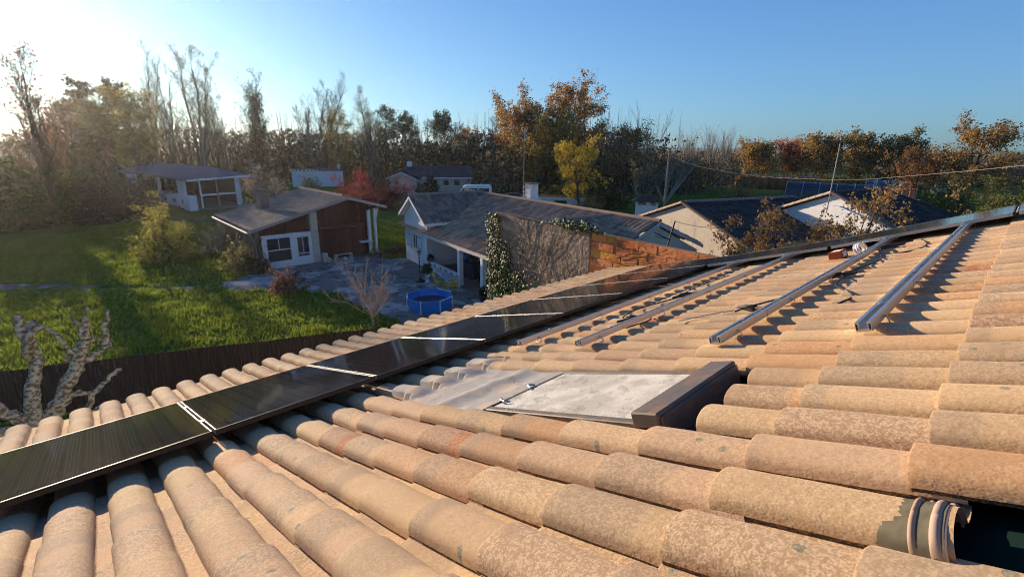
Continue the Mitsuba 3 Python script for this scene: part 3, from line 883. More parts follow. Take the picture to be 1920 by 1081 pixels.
def tree(name, label, cat, x, y, H, W, kind, seed, leafcol=None, second=None, bark=BARK_GREY, n=3000, size=0.28, group=None, mixv=0.3, z0=0.0):
    rng = np.random.default_rng(seed)
    k = thing(name, label, cat, group)
    b = (x, y, z0)
    if kind == 'bare':
        lv = grow(rng, b, H, 3, None, ((15, 0.13 + 0.55 * W / H * 0.5, 36, 0.25, 0.38), (9, 0.42, 34, 0.15, 0.28), (7, 0.46, 36, 0.15, 0.18)), spread=0.30 * W / H, arch=0.05, tip=0.008)
        tips = None
    elif kind == 'spread':
        lv = grow(rng, b, H * 0.95, 5, 0.36, ((10, 0.10 + 0.50 * W / H * 0.5, 40, 0.35, 0.35), (9, 0.45, 36, 0.2, 0.28), (7, 0.45, 36, 0.15, 0.15)), spread=0.40 * W / H, arch=0.10, tip=0.013)
        tips = None
    elif kind == 'multi':
        lv = grow(rng, b, H, 9, 0.25, ((9, 0.32, 22, 0.3, 0.4), (7, 0.42, 28, 0.15, 0.35)), lean=0.06, spread=0.45 * W / H, arch=0.06, tip=0.010)
        tips = None
    elif kind == 'crown':
        lv = grow(rng, b, H * 0.93, 1, 0.02 * H + 0.08, ((22, 0.08 + 0.66 * W / H * 0.5, 62, 0.16, 0.22), (9, 0.42, 42, 0.2, 0.12), (6, 0.45, 45, 0.2, 0.05)), tip=0.009, round_=True)
        tips = lv[-1][0].reshape(-1, 3)
    elif kind == 'sparse':
        lv = grow(rng, b, H * 0.97, 3, 0.014 * H + 0.05, ((14, 0.13 + 0.55 * W / H * 0.5, 40, 0.2, 0.3), (8, 0.42, 36, 0.15, 0.22), (6, 0.45, 40, 0.15, 0.12)), spread=0.28 * W / H, arch=0.05, tip=0.010)
        tips = lv[-1][0].reshape(-1, 3)
    elif kind == 'pine':
        lv = grow(rng, b, H * 0.97, 1, 0.2, ((20, 0.10 + 0.6 * W / H * 0.5, 62, 0.52, 0.25), (7, 0.4, 45, 0.35, 0.15), (5, 0.45, 45, 0.3, 0.15)), tip=0.010)
        tips = lv[-1][0][:, 1:].reshape(-1, 3)
    elif kind == 'cedar':
        lv = grow(rng, b, H, 1, 0.25, ((46, 0.06 + 0.78 * W / H * 0.5, 84, 0.14, -0.03), (10, 0.34, 55, 0.2, 0.0), (4, 0.4, 50, 0.2, 0.0)), tip=0.010)
        tips = lv[-1][0].reshape(-1, 3)
    elif kind == 'bush':
        lv = dome(rng, b, H * 1.22, W * 1.22, 34, ((7, 0.40, 40, 0.12, 0.05), (5, 0.42, 45, 0.1, 0.03)), 0.005, 0.06)
        tips = lv[-1][0].reshape(-1, 3)
    elif kind == 'twigs':
        lv = dome(rng, b, H * 1.12, W * 1.12, 36, ((7, 0.40, 26, 0.25, 0.12), (4, 0.42, 30, 0.15, 0.08)), 0.0045)
        tips = lv[-1][0].reshape(-1, 3)
    elif kind == 'sapling':
        lv = grow(rng, b, H * 0.42, 2, 0.07, ((8, 1.5, 52, 0.30, 0.30), (7, 0.48, 30, 0.2, 0.25), (4, 0.5, 30, 0.2, 0.15)), lean=0.05, spread=0.4, tip=0.006)
        tips = None
    elif kind == 'column':
        lv = grow(rng, b, H, 2, 0.25, ((26, 0.15, 50, 0.1, 0.1), (7, 0.45, 45, 0.1, 0.1)), spread=0.05, tip=0.010)
        tips = lv[-1][0].reshape(-1, 3)
    v, f = sticks(lv[:1])
    add('trunk' if kind not in ('bush', 'twigs', 'multi') else 'stems', (v, f), 'mat_paint', k, color=bark_cols(v, bark, rng))
    v, f = sticks(lv[1:], (5, 3, 3))
    add('branches', (v, f), 'mat_paint', k, color=bark_cols(v, bark, rng))
    if leafcol is not None and tips is not None:
        fl = {'cedar': 0.75, 'pine': 0.1}.get(kind, 0.0)
        v, f, c = leaves(rng, tips, n, size, size * (0.9 if kind != 'cedar' else 0.5), leafcol, second=second, flat_=fl, mixv=mixv)
        add('crown', (v, f), 'mat_leaf', k, color=c)
    elif leafcol is not None:
        v, f, c = leaves(rng, lv[-1][0][:, 2:].reshape(-1, 3), n, size, size * 0.5, leafcol, second=second, mixv=mixv)
        add('crown', (v, f), 'mat_leaf', k, color=c)
    return k


# ------------------------------------------------------------------ corrugated fence and the pollarded tree below the eave
def quadv(a, b, c, d):
    return np.array([a, b, c, d], float), np.array([[0, 1, 2, 3]])


fk = thing('corrugated_fence', 'dark brown corrugated metal fence between the eave and the lawn', 'fence')
fa, fb = np.array([-19.5, 9.44]), np.array([1.2, 17.36])
flen = float(np.linalg.norm(fb - fa))
fd = (fb - fa) / flen
fnn = np.array([-fd[1], fd[0]])
NP_ = 19
for i in range(NP_):
    t0, t1 = flen * i / NP_, flen * (i + 1) / NP_ + 0.03
    def sheet(a, b, t0=t0, t1=t1, i=i):
        t = t0 + (t1 - t0) * a
        w = 0.016 * np.clip(2.2 * np.sin(t * 2 * np.pi / 0.115), -1, 1) + 0.004 * (i % 2)
        xy = fa + t[:, None] * fd + w[:, None] * fnn
        return np.c_[xy, 0.02 + b * (1.50 + 0.012 * np.sin(i * 2.3))]
    add('sheet', grid(101, 2, sheet), 'mat_gloss', fk, color=np.array([0.062, 0.040, 0.032]) * (0.9 + 0.05 * (i % 4)))
    p = fa + t0 * fd + 0.05 * fnn
    v, f = box(-0.03, 0.03, -0.03, 0.03, 0, 1.45)
    add('post', (v + np.r_[p, 0], f), 'mat_paint', fk, color=(0.05, 0.045, 0.04))

pk = thing('pollard_tree', 'pale leafless pollarded tree with lichen covered limbs below the eave', 'tree')
PB = np.array([-8.15, 7.35, 0.0])


def limb(pts, r, nm='limb', n=16, seed=0):
    rg = np.random.default_rng(seed)
    q = spline(pts, n)
    q[1:-1] += rg.normal(0, 0.018, (n - 2, 3))
    rr = np.interp(np.linspace(0, 1, n), np.linspace(0, 1, len(r)), r) * rg.uniform(0.86, 1.16, n)
    add(nm, tube(q, rr, 8), 'mat_lichenbark', pk, smooth=True)


limb([PB, PB + [0.03, 0.0, 1.4], (-8.20, 7.33, 2.75)], (0.22, 0.17, 0.15), 'trunk', 10, 1)
limb([(-8.21, 7.33, 2.6), (-8.22, 7.36, 3.45), (-8.18, 7.5, 3.9), (-8.16, 7.40, 4.3), (-8.14, 7.40, 4.72)], (0.13, 0.11, 0.10, 0.085, 0.05), seed=2)
limb([(-8.15, 7.42, 4.35), (-8.09, 7.47, 4.52), (-8.03, 7.5, 4.60)], (0.07, 0.065, 0.05), 'stub', 6, 3)
limb([(-8.17, 7.40, 3.95), (-8.05, 7.3, 4.25), (-7.93, 7.45, 4.50), (-7.82, 7.6, 4.3), (-7.74, 7.7, 3.9), (-7.70, 7.8, 3.55)], (0.055, 0.05, 0.04, 0.032, 0.025, 0.02), seed=4)
limb([(-8.18, 7.36, 2.7), (-8.0, 7.55, 3.1), (-7.82, 7.72, 3.55), (-7.68, 7.86, 3.9), (-7.62, 7.93, 4.15)], (0.14, 0.125, 0.115, 0.095, 0.075), seed=5)
limb([(-7.64, 7.9, 4.05), (-7.62, 7.95, 4.35), (-7.55, 8.0, 4.66)], (0.07, 0.055, 0.02), 'stub', 8, 6)
limb([(-7.63, 7.9, 4.1), (-7.67, 7.88, 4.35), (-7.71, 7.85, 4.55)], (0.06, 0.045, 0.025), 'stub', 8, 7)
limb([(-7.78, 7.76, 3.65), (-7.6, 7.95, 3.75), (-7.48, 8.08, 3.86), (-7.40, 8.15, 3.98)], (0.075, 0.06, 0.045, 0.02), seed=8)
limb([(-7.47, 8.08, 3.86), (-7.42, 8.12, 4.2), (-7.35, 8.2, 4.56)], (0.05, 0.04, 0.015), 'stub', 8, 9)
limb([(-7.7, 7.84, 3.95), (-7.85, 7.74, 3.86), (-7.92, 7.7, 3.72)], (0.05, 0.04, 0.02), 'stub', 8, 10)
limb([(-7.70, 7.86, 3.98), (-7.56, 8.0, 4.05), (-7.46, 8.1, 4.02)], (0.04, 0.035, 0.02), 'stub', 7, 11)
limb([(-8.03, 7.5, 3.02), (-7.85, 7.72, 3.12), (-7.72, 7.84, 2.98)], (0.055, 0.05, 0.035), 'stub', 8, 12)
limb([(-8.12, 7.44, 2.75), (-8.0, 7.52, 3.0), (-7.99, 7.54, 3.2)], (0.07, 0.06, 0.05), 'stub', 6, 13)
limb([(-7.95, 7.6, 2.4), (-7.75, 7.8, 2.9), (-7.6, 7.95, 3.15), (-7.45, 8.08, 3.33), (-7.36, 8.16, 3.38)], (0.06, 0.05, 0.045, 0.04, 0.03), seed=14)
limb([(-8.2, 7.34, 2.6), (-8.36, 7.2, 2.85), (-8.5, 7.05, 3.1), (-8.58, 6.9, 3.5), (-8.75, 6.7, 3.75)], (0.11, 0.1, 0.09, 0.08, 0.06), seed=15)
limb([(-8.22, 7.33, 2.5), (-8.45, 7.1, 2.7), (-8.8, 6.8, 2.9)], (0.09, 0.08, 0.07), seed=16)
limb([(-7.9, 7.6, 2.3), (-7.72, 7.8, 2.65), (-7.6, 7.95, 2.8)], (0.04, 0.035, 0.025), 'stub', 8, 17)

# ------------------------------------------------------------------ boundary wall with ivy
wk = thing('boundary_wall', 'tall old stone wall with bare terracotta blocks at its right end', 'wall')
WF = Frame(6.47, 5.88, -36.6)        # a runs down the slope, away; b towards the camera
WT = 5.45


def rough_box(F, a0, a1, b0, b1, z0, z1, na, nz, amp, seed):
    def face(bb, sgn):
        def fn(x, y):
            a, z = a0 + (a1 - a0) * x, z0 + (z1 - z0) * y
            d = amp * (meshkit.fbm(np.stack([a * 1.7, z * 1.7, a * 0 + bb], -1), 4, seed) - 0.5) * 2
            zz = z + (y > 0.99) * 0.10 * (meshkit.fbm(np.stack([a * 1.1, a * 0, a * 0], -1), 3, seed) - 0.5)
            return F.p(a, bb + sgn * d, zz)
        return grid(na, nz, fn)
    f1, f2 = face(b1, 1), face(b0, -1)
    top = grid(na, 2, lambda x, y: F.p(a0 + (a1 - a0) * x, b0 + (b1 - b0) * y, z1 + 0.05 * (meshkit.fbm(np.stack([(a0 + (a1 - a0) * x) * 1.1, x * 0, x * 0], -1), 3, seed) - 0.5) + 0.01))
    return [f1, f2, top, F.box(a0 - 0.01, a0 + 0.02, b0, b1, z0, z1 - 0.03), F.box(a1 - 0.02, a1 + 0.01, b0, b1, z0, z1 - 0.03)]


add('stone_face', rough_box(WF, 7.75, 11.95, -0.22, 0.06, 0, WT, 70, 60, 0.028, 4), 'mat_stone', wk)
add('pier', rough_box(WF, 7.48, 7.75, -0.22, 0.10, 0, WT + 0.02, 8, 40, 0.03, 6), 'mat_stone', wk)
add('mortar', [WF.box(1.0, 7.48, -0.2, 0.035, 0, WT - 0.02)], 'mat_paint', wk, color=(0.30, 0.20, 0.14))
rgb_ = np.random.default_rng(8)
BW, BH = 0.50, 0.205
row = 0
z = WT
while z > 3.4:
    a = 7.47 - (0.26 if row % 2 else 0.0)
    starts = [(7.47, 7.47 - a)] if row % 2 else []
    while a > 3.6:
        a1 = a
        a0 = a - BW
        v, f = box(a0 + 0.008, a1 - 0.008, -0.03, 0.052 + rgb_.uniform(-0.008, 0.010), z - BH + 0.008, z - 0.006, 0.006)
        v = v + rgb_.normal(0, 0.003, v.shape)
        add('brick', WF.m((v, f)), 'mat_brick', wk, uv=np.tile([rgb_.integers(0, 999) + 0.5, 0.0], (len(v), 1)))
        a = a0
    if row % 2:
        v, f = box(7.47 - 0.25, 7.465, -0.03, 0.055, z - BH + 0.008, z - 0.006, 0.006)
        add('brick', WF.m((v, f)), 'mat_brick', wk, uv=np.tile([rgb_.integers(0, 999) + 0.5, 0.0], (len(v), 1)))
    z -= BH
    row += 1
for a, zz in ((5.3, 5.2), (6.2, 5.25), (4.9, 5.3)):
    pts = [WF.p(a + 0.75 * t - 0.4, 0.09, zz - 0.26 * t - 0.03 * math.sin(9 * t)) for t in np.linspace(0, 1, 6)]
    add('wall_wire', tube(pts, 0.012, 5), 'mat_paint', wk, color=(0.06, 0.05, 0.04))

ik = thing('ivy', 'green ivy climbing the left end of the old stone wall', 'ivy')
rgi = np.random.default_rng(21)
iv_pts = []
for st in range(34):
    a0 = rgi.uniform(9.9, 11.95)
    p = np.array([a0, 0.5 * rgi.random()])
    q = [p.copy()]
    for _ in range(rgi.integers(14, 40)):
        p = p + [rgi.normal(-0.012, 0.055), rgi.uniform(0.06, 0.18)]
        if p[1] > WT + 0.02 or p[0] > 12.02 or p[0] < 8.0:
            break
        q.append(p.copy())
    q = np.array(q)
    iv_pts.append(q)
    w = 0.11 + 0.02 * np.sin(np.arange(len(q)))
    if st < 20 and len(q) > 3:
        add('vine', tube(WF.p(q[:, 0], w, q[:, 1]), np.linspace(0.018, 0.006, len(q)), 5), 'mat_paint', ik, color=(0.14, 0.11, 0.08))
for st in range(16):                                            # bare vines over the right half
    p = np.array([rgi.uniform(8.0, 11.2), rgi.uniform(2.5, 4.6)])
    q = [p.copy()]
    dr_ = rgi.normal(-0.1, 0.3)
    for _ in range(14):
        dr_ += rgi.normal(0, 0.25)
        p = p + 0.13 * np.array([math.sin(dr_) - 0.3, math.cos(dr_)])
        p[1] = min(p[1], WT + 0.04)
        q.append(p.copy())
    q = np.array(q)
    add('vine', tube(WF.p(q[:, 0], 0.115, q[:, 1]), np.linspace(0.013, 0.004, len(q)), 4), 'mat_paint', ik, color=(0.20, 0.16, 0.12))
pool_ = np.vstack(iv_pts)
dens = []
for q in pool_:
    A_, Z_ = q
    edge = (11.95 - A_)
    keep = math.exp(-max(0.0, edge - 0.35 - 0.6 * (Z_ < 3.6) - 0.5 * meshkit.noise(np.array([A_ * 1.5, Z_ * 1.3, 0.0]))) * 1.8)
    dens.append(keep)
dens = np.array(dens)
nl = 7600
ix = rgi.choice(len(pool_), nl, p=dens / dens.sum())
ab_ = pool_[ix] + rgi.normal(0, 0.10, (nl, 2))
extra = np.stack([rgi.uniform(9.4, 12.0, 2200), rgi.uniform(2.0, 3.9, 2200)], 1)
extra = extra[rgi.random(2200) < 1.6 * np.clip((extra[:, 0] - 8.9) / 2.0, 0, 1) * np.clip((4.3 - extra[:, 1]) / 1.2, 0.1, 1)]
top_ = np.stack([rgi.normal(8.0, 0.40, 420), WT + 0.02 + np.abs(rgi.normal(0, 0.10, 420))], 1)
more_ = np.stack([rgi.uniform(11.35, 12.02, 1500), rgi.uniform(2.4, WT, 1500)], 1)
ab_ = np.vstack([ab_, extra, top_, more_])
cpos = WF.p(ab_[:, 0], 0.10 + np.abs(rgi.normal(0.04, 0.07, len(ab_))), ab_[:, 1])
n_ = WF.b[None] * 1.4 + rgi.normal(0, 0.55, (len(ab_), 3)) + [0, 0, 0.25]
n_ /= np.linalg.norm(n_, axis=1, keepdims=True)
e1 = np.cross(n_, rgi.normal(0, 1, (len(ab_), 3)))
e1 /= np.linalg.norm(e1, axis=1, keepdims=True)
e2 = np.cross(n_, e1)
s_ = 0.080 * rgi.uniform(0.6, 1.3, (len(ab_), 1))
v = np.stack([cpos - e1 * s_ * 0.5, cpos - e2 * s_ * 0.45 - e1 * s_ * 0.1, cpos + e1 * s_ * 0.6, cpos + e2 * s_ * 0.45 - e1 * s_ * 0.1], 1).reshape(-1, 3)
lc = np.array([0.035, 0.055, 0.018])[None] * rgi.uniform(0.6, 1.7, (len(ab_), 1)) + np.array([0.06, 0.05, 0.0])[None] * (rgi.random((len(ab_), 1)) < 0.14)
scene['mat_ivy'] = two({'type': 'principled', 'base_color': VC, 'roughness': 0.6, 'specular': 0.3})
add('leaves', (v, np.arange(4 * len(ab_)).reshape(-1, 4)), 'mat_ivy', ik, color=np.repeat(lc, 4, 0), kind='stuff')


# ------------------------------------------------------------------ roofs of barrel tiles at a distance
def tile_sheet(p0, du, dv, W, L, pitch=0.29, course=0.40, h=0.055, per=6, seed=1, cmin=(0.12, 0.09, 0.07), cmax=(0.24, 0.18, 0.14)):
    """Rows of barrel tiles from the ridge point p0: W along du, L down dv. One mesh with a colour per tile."""
    rg = np.random.default_rng(seed)
    du, dv = np.asarray(du, float), np.asarray(dv, float)
    nn = np.cross(du, dv)
    nn = nn / np.linalg.norm(nn)
    nn = nn if nn[2] > 0 else -nn
    nr, ncourse = int(round(W / pitch)), int(round(L / course))
    pitch, course = W / nr, L / ncourse
    x = np.linspace(0, 1, per + 1)
    prof = np.where(x < 0.68, np.sin(np.clip(x / 0.68, 0, 1) * np.pi) ** 0.8, 0.0)
    U = (np.arange(nr)[:, None] + x[None])                   # (nr, per+1)
    t = np.array([0.0, 1.06])
    V = np.arange(ncourse)[:, None] + t[None]
    uu = np.broadcast_to(U[:, None, :, None], (nr, ncourse, per + 1, 2))
    vv = np.broadcast_to(V[None, :, None, :], (nr, ncourse, per + 1, 2))
    rnd = rg.normal(0, 1, (nr, ncourse, 1, 1))
    hh = h * prof[None, None, :, None] * (1 + 0.06 * rnd) + 0.022 * (vv - np.arange(ncourse)[None, :, None, None]) + 0.004 * rnd
    P = np.asarray(p0, float) + (uu * pitch + 0.006 * rg.normal(0, 1, (nr, ncourse, 1, 1)))[..., None] * du + (vv * course)[..., None] * dv + hh[..., None] * nn
    # edge faces
    E = P[:, :, :, 1:2] - 0.022 * nn
    P = np.concatenate([P, P[:, :, :, 1:2], E], 3)
    n1, n2, n3 = nr * ncourse, per + 1, 4
    i, j = np.meshgrid(np.arange(n1), np.arange(n2 - 1), indexing='ij')
    o = (i * n2 + j) * n3
    q = np.concatenate([np.stack([o, o + n3, o + n3 + 1, o + 1], -1).reshape(-1, 4), np.stack([o + 2, o + n3 + 2, o + n3 + 3, o + 3], -1).reshape(-1, 4)])
    w = np.clip(rg.random((nr, ncourse, 1, 1, 1)) * 0.8 + 0.35 * (meshkit.fbm(P[:, :, :1, :1] * 0.8, 3, seed) - 0.4)[..., None], 0, 1)
    C = np.asarray(cmin) * (1 - w) + np.asarray(cmax) * w
    C = np.broadcast_to(C, P.shape)
    return P.reshape(-1, 3), tri(q), C.reshape(-1, 3)


def ridge_caps(p0, p1, r=0.10, n=None, seed=1):
    p0, p1 = np.asarray(p0, float), np.asarray(p1, float)
    L = np.linalg.norm(p1 - p0)
    n = n or max(2, int(L / 0.40))
    d = (p1 - p0) / L
    side = np.cross(d, ZH)
    side /= np.linalg.norm(side)
    upn = np.cross(side, d)
    ms = []
    for i in range(n):
        a, b = p0 + d * L * i / n, p0 + d * (L * (i + 1) / n + 0.04)
        th = np.linspace(-0.1 * np.pi, 1.1 * np.pi, 8)
        def ring(c, rr):
            return c + rr * (np.cos(th)[:, None] * side + np.sin(th)[:, None] * upn) - 0.02 * upn
        r0, r1 = r * 1.08, r * 0.9
        v = np.vstack([ring(a, r0), ring(b, r1), ring(a, r0 - 0.02)])
        k = np.arange(7)
        f = np.vstack([np.stack([k, k + 1, 8 + k + 1, 8 + k], 1), np.stack([k, 16 + k, 16 + k + 1, k + 1], 1)])
        ms.append((v, f))
    return ms


# ------------------------------------------------------------------ white house
hk_ = thing('white_house', 'white rendered house with brown barrel tile roof and open corner porch', 'house')
HF = Frame(-5.30, 29.19, 145)
# walls: the wing with the window, the back of the porch, the body
WB = 5.1                                                       # the ridge line of the body


def gable(F, a0, a1, ac, ze, za, b, th):
    return prism(np.array([F.p(a0, b, 0), F.p(a1, b, 0), F.p(a1, b, ze), F.p(ac, b, za), F.p(a0, b, ze)]), F.b * th)


wing = HF
add('wall', [prism(np.array([HF.p(-3.45, 0, 0), HF.p(-2.30, 0, 0), HF.p(-2.30, 0, 3.78), HF.p(-3.45, 0, 2.98)]), HF.b * 0.25),
             prism(np.array([HF.p(-1.55, 0, 0), HF.p(0.0, 0, 0), HF.p(0.0, 0, 3.05), HF.p(-1.55, 0, 4.18)]), HF.b * 0.25),
             HF.box(-2.30, -1.55, 0, 0.25, 0, 0.95), prism(np.array([HF.p(-2.30, 0, 1.98), HF.p(-1.55, 0, 1.98), HF.p(-1.55, 0, 4.18), HF.p(-1.70, 0, 4.22), HF.p(-2.30, 0, 3.78)]), HF.b * 0.25)], 'mat_white', hk_)
add('wall', [HF.box(-0.22, 0.0, 0.25, 2.75, 0, 3.0), HF.box(0.0, 12.9, 2.75, 2.98, 0, 3.1), HF.box(-3.45, -3.2, 0.25, 8.0, 0, 2.75), HF.box(-3.45, 12.9, 7.9, 8.15, 0, 2.7)], 'mat_white', hk_)
add('gable_wall', [prism(np.array([HF.p(13.05, 2.0, 0), HF.p(13.05, 8.2, 0), HF.p(13.05, 8.2, 2.75), HF.p(13.05, WB, 4.1), HF.p(13.05, 2.0, 2.75)]), HF.a * 0.25)], 'mat_cream', hk_)
# roof planes
SL = 0.385
dn = -HF.b - SL * ZH
Ld = float(np.linalg.norm(dn))
dn = dn / Ld
up_b = HF.b - SL * ZH
up_b = up_b / np.linalg.norm(up_b)
ROOFC = dict(cmin=(0.25, 0.155, 0.10), cmax=(0.55, 0.35, 0.225))
v, f, c = tile_sheet(HF.p(-4.1, WB, 4.34), HF.a, dn, 17.4, 5.35 * Ld, seed=3, **ROOFC)
rk = add('roof', (v, f), 'mat_rooftile', hk_, color=c, label='brown barrel tile roof, its porch side in the sun')
v, f, c = tile_sheet(HF.p(13.3, WB, 4.34), -HF.a, up_b, 17.4, 3.5 * Ld, seed=4, **ROOFC)
add('back_slope', (v, f), 'mat_rooftile', rk, color=c)
add('ridge_tile', ridge_caps(HF.p(-4.15, WB, 4.40), HF.p(13.35, WB, 4.40)), 'mat_paint', rk, color=(0.42, 0.30, 0.22))
# wing roof: ridge across, falling to both sides
WR = -1.65
sl2 = 0.68
for sgn, wd, sd in ((1, 2.28, 5), (-1, 2.0, 6)):
    d = sgn * HF.a - sl2 * ZH
    Lw = float(np.linalg.norm(d))
    # clipped where it meets the main slope: kept short so that it dives under it
    v, f, c = tile_sheet(HF.p(WR, -0.42, 4.47), HF.b, d / Lw, 5.45, wd * Lw, seed=sd, cmin=(0.14, 0.105, 0.085), cmax=(0.30, 0.225, 0.18))
    add('wing_slope', (v, f), 'mat_rooftile', rk, color=c)
add('ridge_tile', ridge_caps(HF.p(WR, -0.46, 4.50), HF.p(WR, 5.0, 4.50), 0.09), 'mat_paint', rk, color=(0.30, 0.24, 0.20))
# barge boards and soffits of the wing
for sgn, wd in ((1, 2.22), (-1, 1.95)):
    e = HF.p(WR + sgn * wd, -0.40, 4.40 - sl2 * wd)
    add('barge_board', [prism(np.array([HF.p(WR, -0.40, 4.42), e, e - 0.17 * ZH, HF.p(WR, -0.40, 4.23)]), HF.b * 0.035)], 'mat_white', hk_)
    add('soffit', [quadv(HF.p(WR, -0.36, 4.30), HF.p(WR + sgn * wd, -0.36, 4.30 - sl2 * wd), HF.p(WR + sgn * wd, 0.02, 4.30 - sl2 * wd), HF.p(WR, 0.02, 4.30))], 'mat_white', hk_)
add('eave_board', [HF.box(0.60, 0.66, -0.40, 1.5, 2.80, 2.97), HF.box(0.02, 0.60, -0.38, 0.7, 2.78, 2.82)], 'mat_white', hk_)
add('fascia', [HF.box(0.25, 8.2, -0.31, -0.27, 2.10, 2.27)], 'mat_paint', hk_, color=(0.62, 0.56, 0.48))
# cross wing towards the camera
CR = 10.55
for sgn, wd, sd in ((1, 3.6, 7), (-1, 1.4, 8)):
    d = sgn * HF.a - 0.40 * ZH
    Lw = float(np.linalg.norm(d))
    v, f, c = tile_sheet(HF.p(CR, 0.4, 4.27), HF.b, d / Lw, 4.6, wd * Lw, seed=sd, **ROOFC)
    add('cross_slope', (v, f), 'mat_rooftile', rk, color=c)
add('ridge_tile', ridge_caps(HF.p(CR, 0.35, 4.32), HF.p(CR, 5.0, 4.32)), 'mat_paint', rk, color=(0.28, 0.22, 0.18))
add('wall', [HF.box(9.4, 13.0, 0.2, 2.2, 0, 2.5)], 'mat_white', hk_)
# right gable boards
for sgn, wd, zz in ((1, 3.45, 0), (-1, 3.5, 0)):
    e = HF.p(13.36, WB + sgn * wd, 4.30 - SL * wd)
    add('barge_board', [prism(np.array([HF.p(13.36, WB, 4.33), e, e - 0.16 * ZH, HF.p(13.36, WB, 4.15)]), HF.a * 0.035)], 'mat_paint', hk_, color=(0.50, 0.47, 0.43))
# window with shutters
wk_ = add('window', [HF.box(-2.30, -2.23, 0.03, 0.10, 0.95, 1.98), HF.box(-1.62, -1.55, 0.03, 0.10, 0.95, 1.98), HF.box(-2.23, -1.62, 0.03, 0.10, 1.91, 1.98), HF.box(-2.23, -1.62, 0.03, 0.10, 0.95, 1.02), HF.box(-1.95, -1.90, 0.04, 0.09, 1.02, 1.91)], 'mat_white', hk_)
add('pane', [HF.box(-2.24, -1.61, 0.08, 0.085, 1.0, 1.93)], 'mat_glass', wk_)
add('sill', [HF.box(-2.38, -1.48, -0.06, 0.03, 0.88, 0.95)], 'mat_white', wk_)


def shutter(a0, a1, lab, n=5, z0=0.90, z1=2.02, F=HF, bb=-0.05):
    s = add('shutter', [F.box(a0, a1, bb, bb + 0.02, z0, z1)], 'mat_white', hk_, label=lab)
    w = (a1 - a0) / n
    add('plank', [F.box(a0 + i * w + 0.006, a0 + (i + 1) * w - 0.006, bb - 0.014, bb, z0 + 0.005, z1 - 0.005) for i in range(n)], 'mat_white', s)
    for zz in (z0 + 0.20, z1 - 0.20):
        add('hinge', [F.box(a0 + 0.02, a1 - 0.05, bb - 0.026, bb - 0.014, zz, zz + 0.045)], 'mat_paint', s, color=(0.02, 0.03, 0.08))


shutter(-3.08, -2.42, 'left white shutter with dark hinges')
shutter(-1.43, -0.77, 'right white shutter with dark hinges')
add('downpipe', tube([HF.p(0.10, -0.22, 2.75), HF.p(0.08, -0.1, 2.45), HF.p(0.06, -0.05, 2.3), HF.p(0.06, -0.05, 0.0)], 0.045, 8), 'mat_white', hk_)
# porch
add('porch_floor', [HF.box(0.0, 8.0, -0.30, 2.75, 0.0, 0.12)], 'mat_paint', hk_, color=(0.20, 0.17, 0.15))
for a in (4.53, 6.95):
    add('porch_post', [HF.box(a - 0.12, a + 0.12, -0.30, -0.06, 0.12, 2.15), HF.box(a - 0.15, a + 0.15, -0.33, -0.03, 0.0, 0.2)], 'mat_white', hk_)
bk = add('balustrade', [HF.box(0.15, 4.41, -0.24, -0.10, 0.60, 0.68), HF.box(0.15, 4.41, -0.24, -0.10, 0.12, 0.18)], 'mat_white', hk_)
for i in range(6):
    a0 = 0.15 + i * 0.71
    add('claustra', [HF.box(a0, a0 + 0.10, -0.22, -0.12, 0.18, 0.60), HF.box(a0 + 0.10, a0 + 0.24, -0.22, -0.12, 0.46, 0.60), HF.box(a0 + 0.24, a0 + 0.34, -0.22, -0.12, 0.30, 0.60), HF.box(a0 + 0.34, a0 + 0.52, -0.22, -0.12, 0.18, 0.30), HF.box(a0 + 0.52, a0 + 0.60, -0.22, -0.12, 0.18, 0.46)], 'mat_white', bk)
wp = add('window', [HF.box(6.2, 6.95, 2.70, 2.75, 0.9, 1.9)], 'mat_white', hk_)
add('pane', [HF.box(6.26, 6.89, 2.69, 2.70, 0.96, 1.84)], 'mat_glass', wp)
shutter(5.45, 6.12, 'blue hinged white shutter under the porch', bb=2.68)
add('ceiling', [quadv(HF.p(0, -0.25, 2.10), HF.p(8.2, -0.25, 2.10), HF.p(8.2, 2.75, 3.1), HF.p(0, 2.75, 3.1))], 'mat_white', hk_)
# chimney beside the ridge
ck = add('chimney', [HF.box(3.0, 3.55, 5.25, 5.85, 3.9, 5.05)], 'mat_white', hk_)
add('cap', [HF.box(2.95, 3.60, 5.20, 5.90, 5.30, 5.37)], 'mat_paint', ck, color=(0.25, 0.19, 0.15))
for a in (3.0, 3.17, 3.34, 3.50):
    add('cap_post', [HF.box(a, a + 0.06, 5.25, 5.33, 5.05, 5.30), HF.box(a, a + 0.06, 5.75, 5.83, 5.05, 5.30)], 'mat_white', ck)
for i in range(4):
    add('brick_course', [HF.box(2.84, 2.99, 5.2, 5.5, 4.2 + 0.27 * i, 4.34 + 0.27 * i)], 'mat_paint', ck, color=(0.50, 0.40, 0.32))


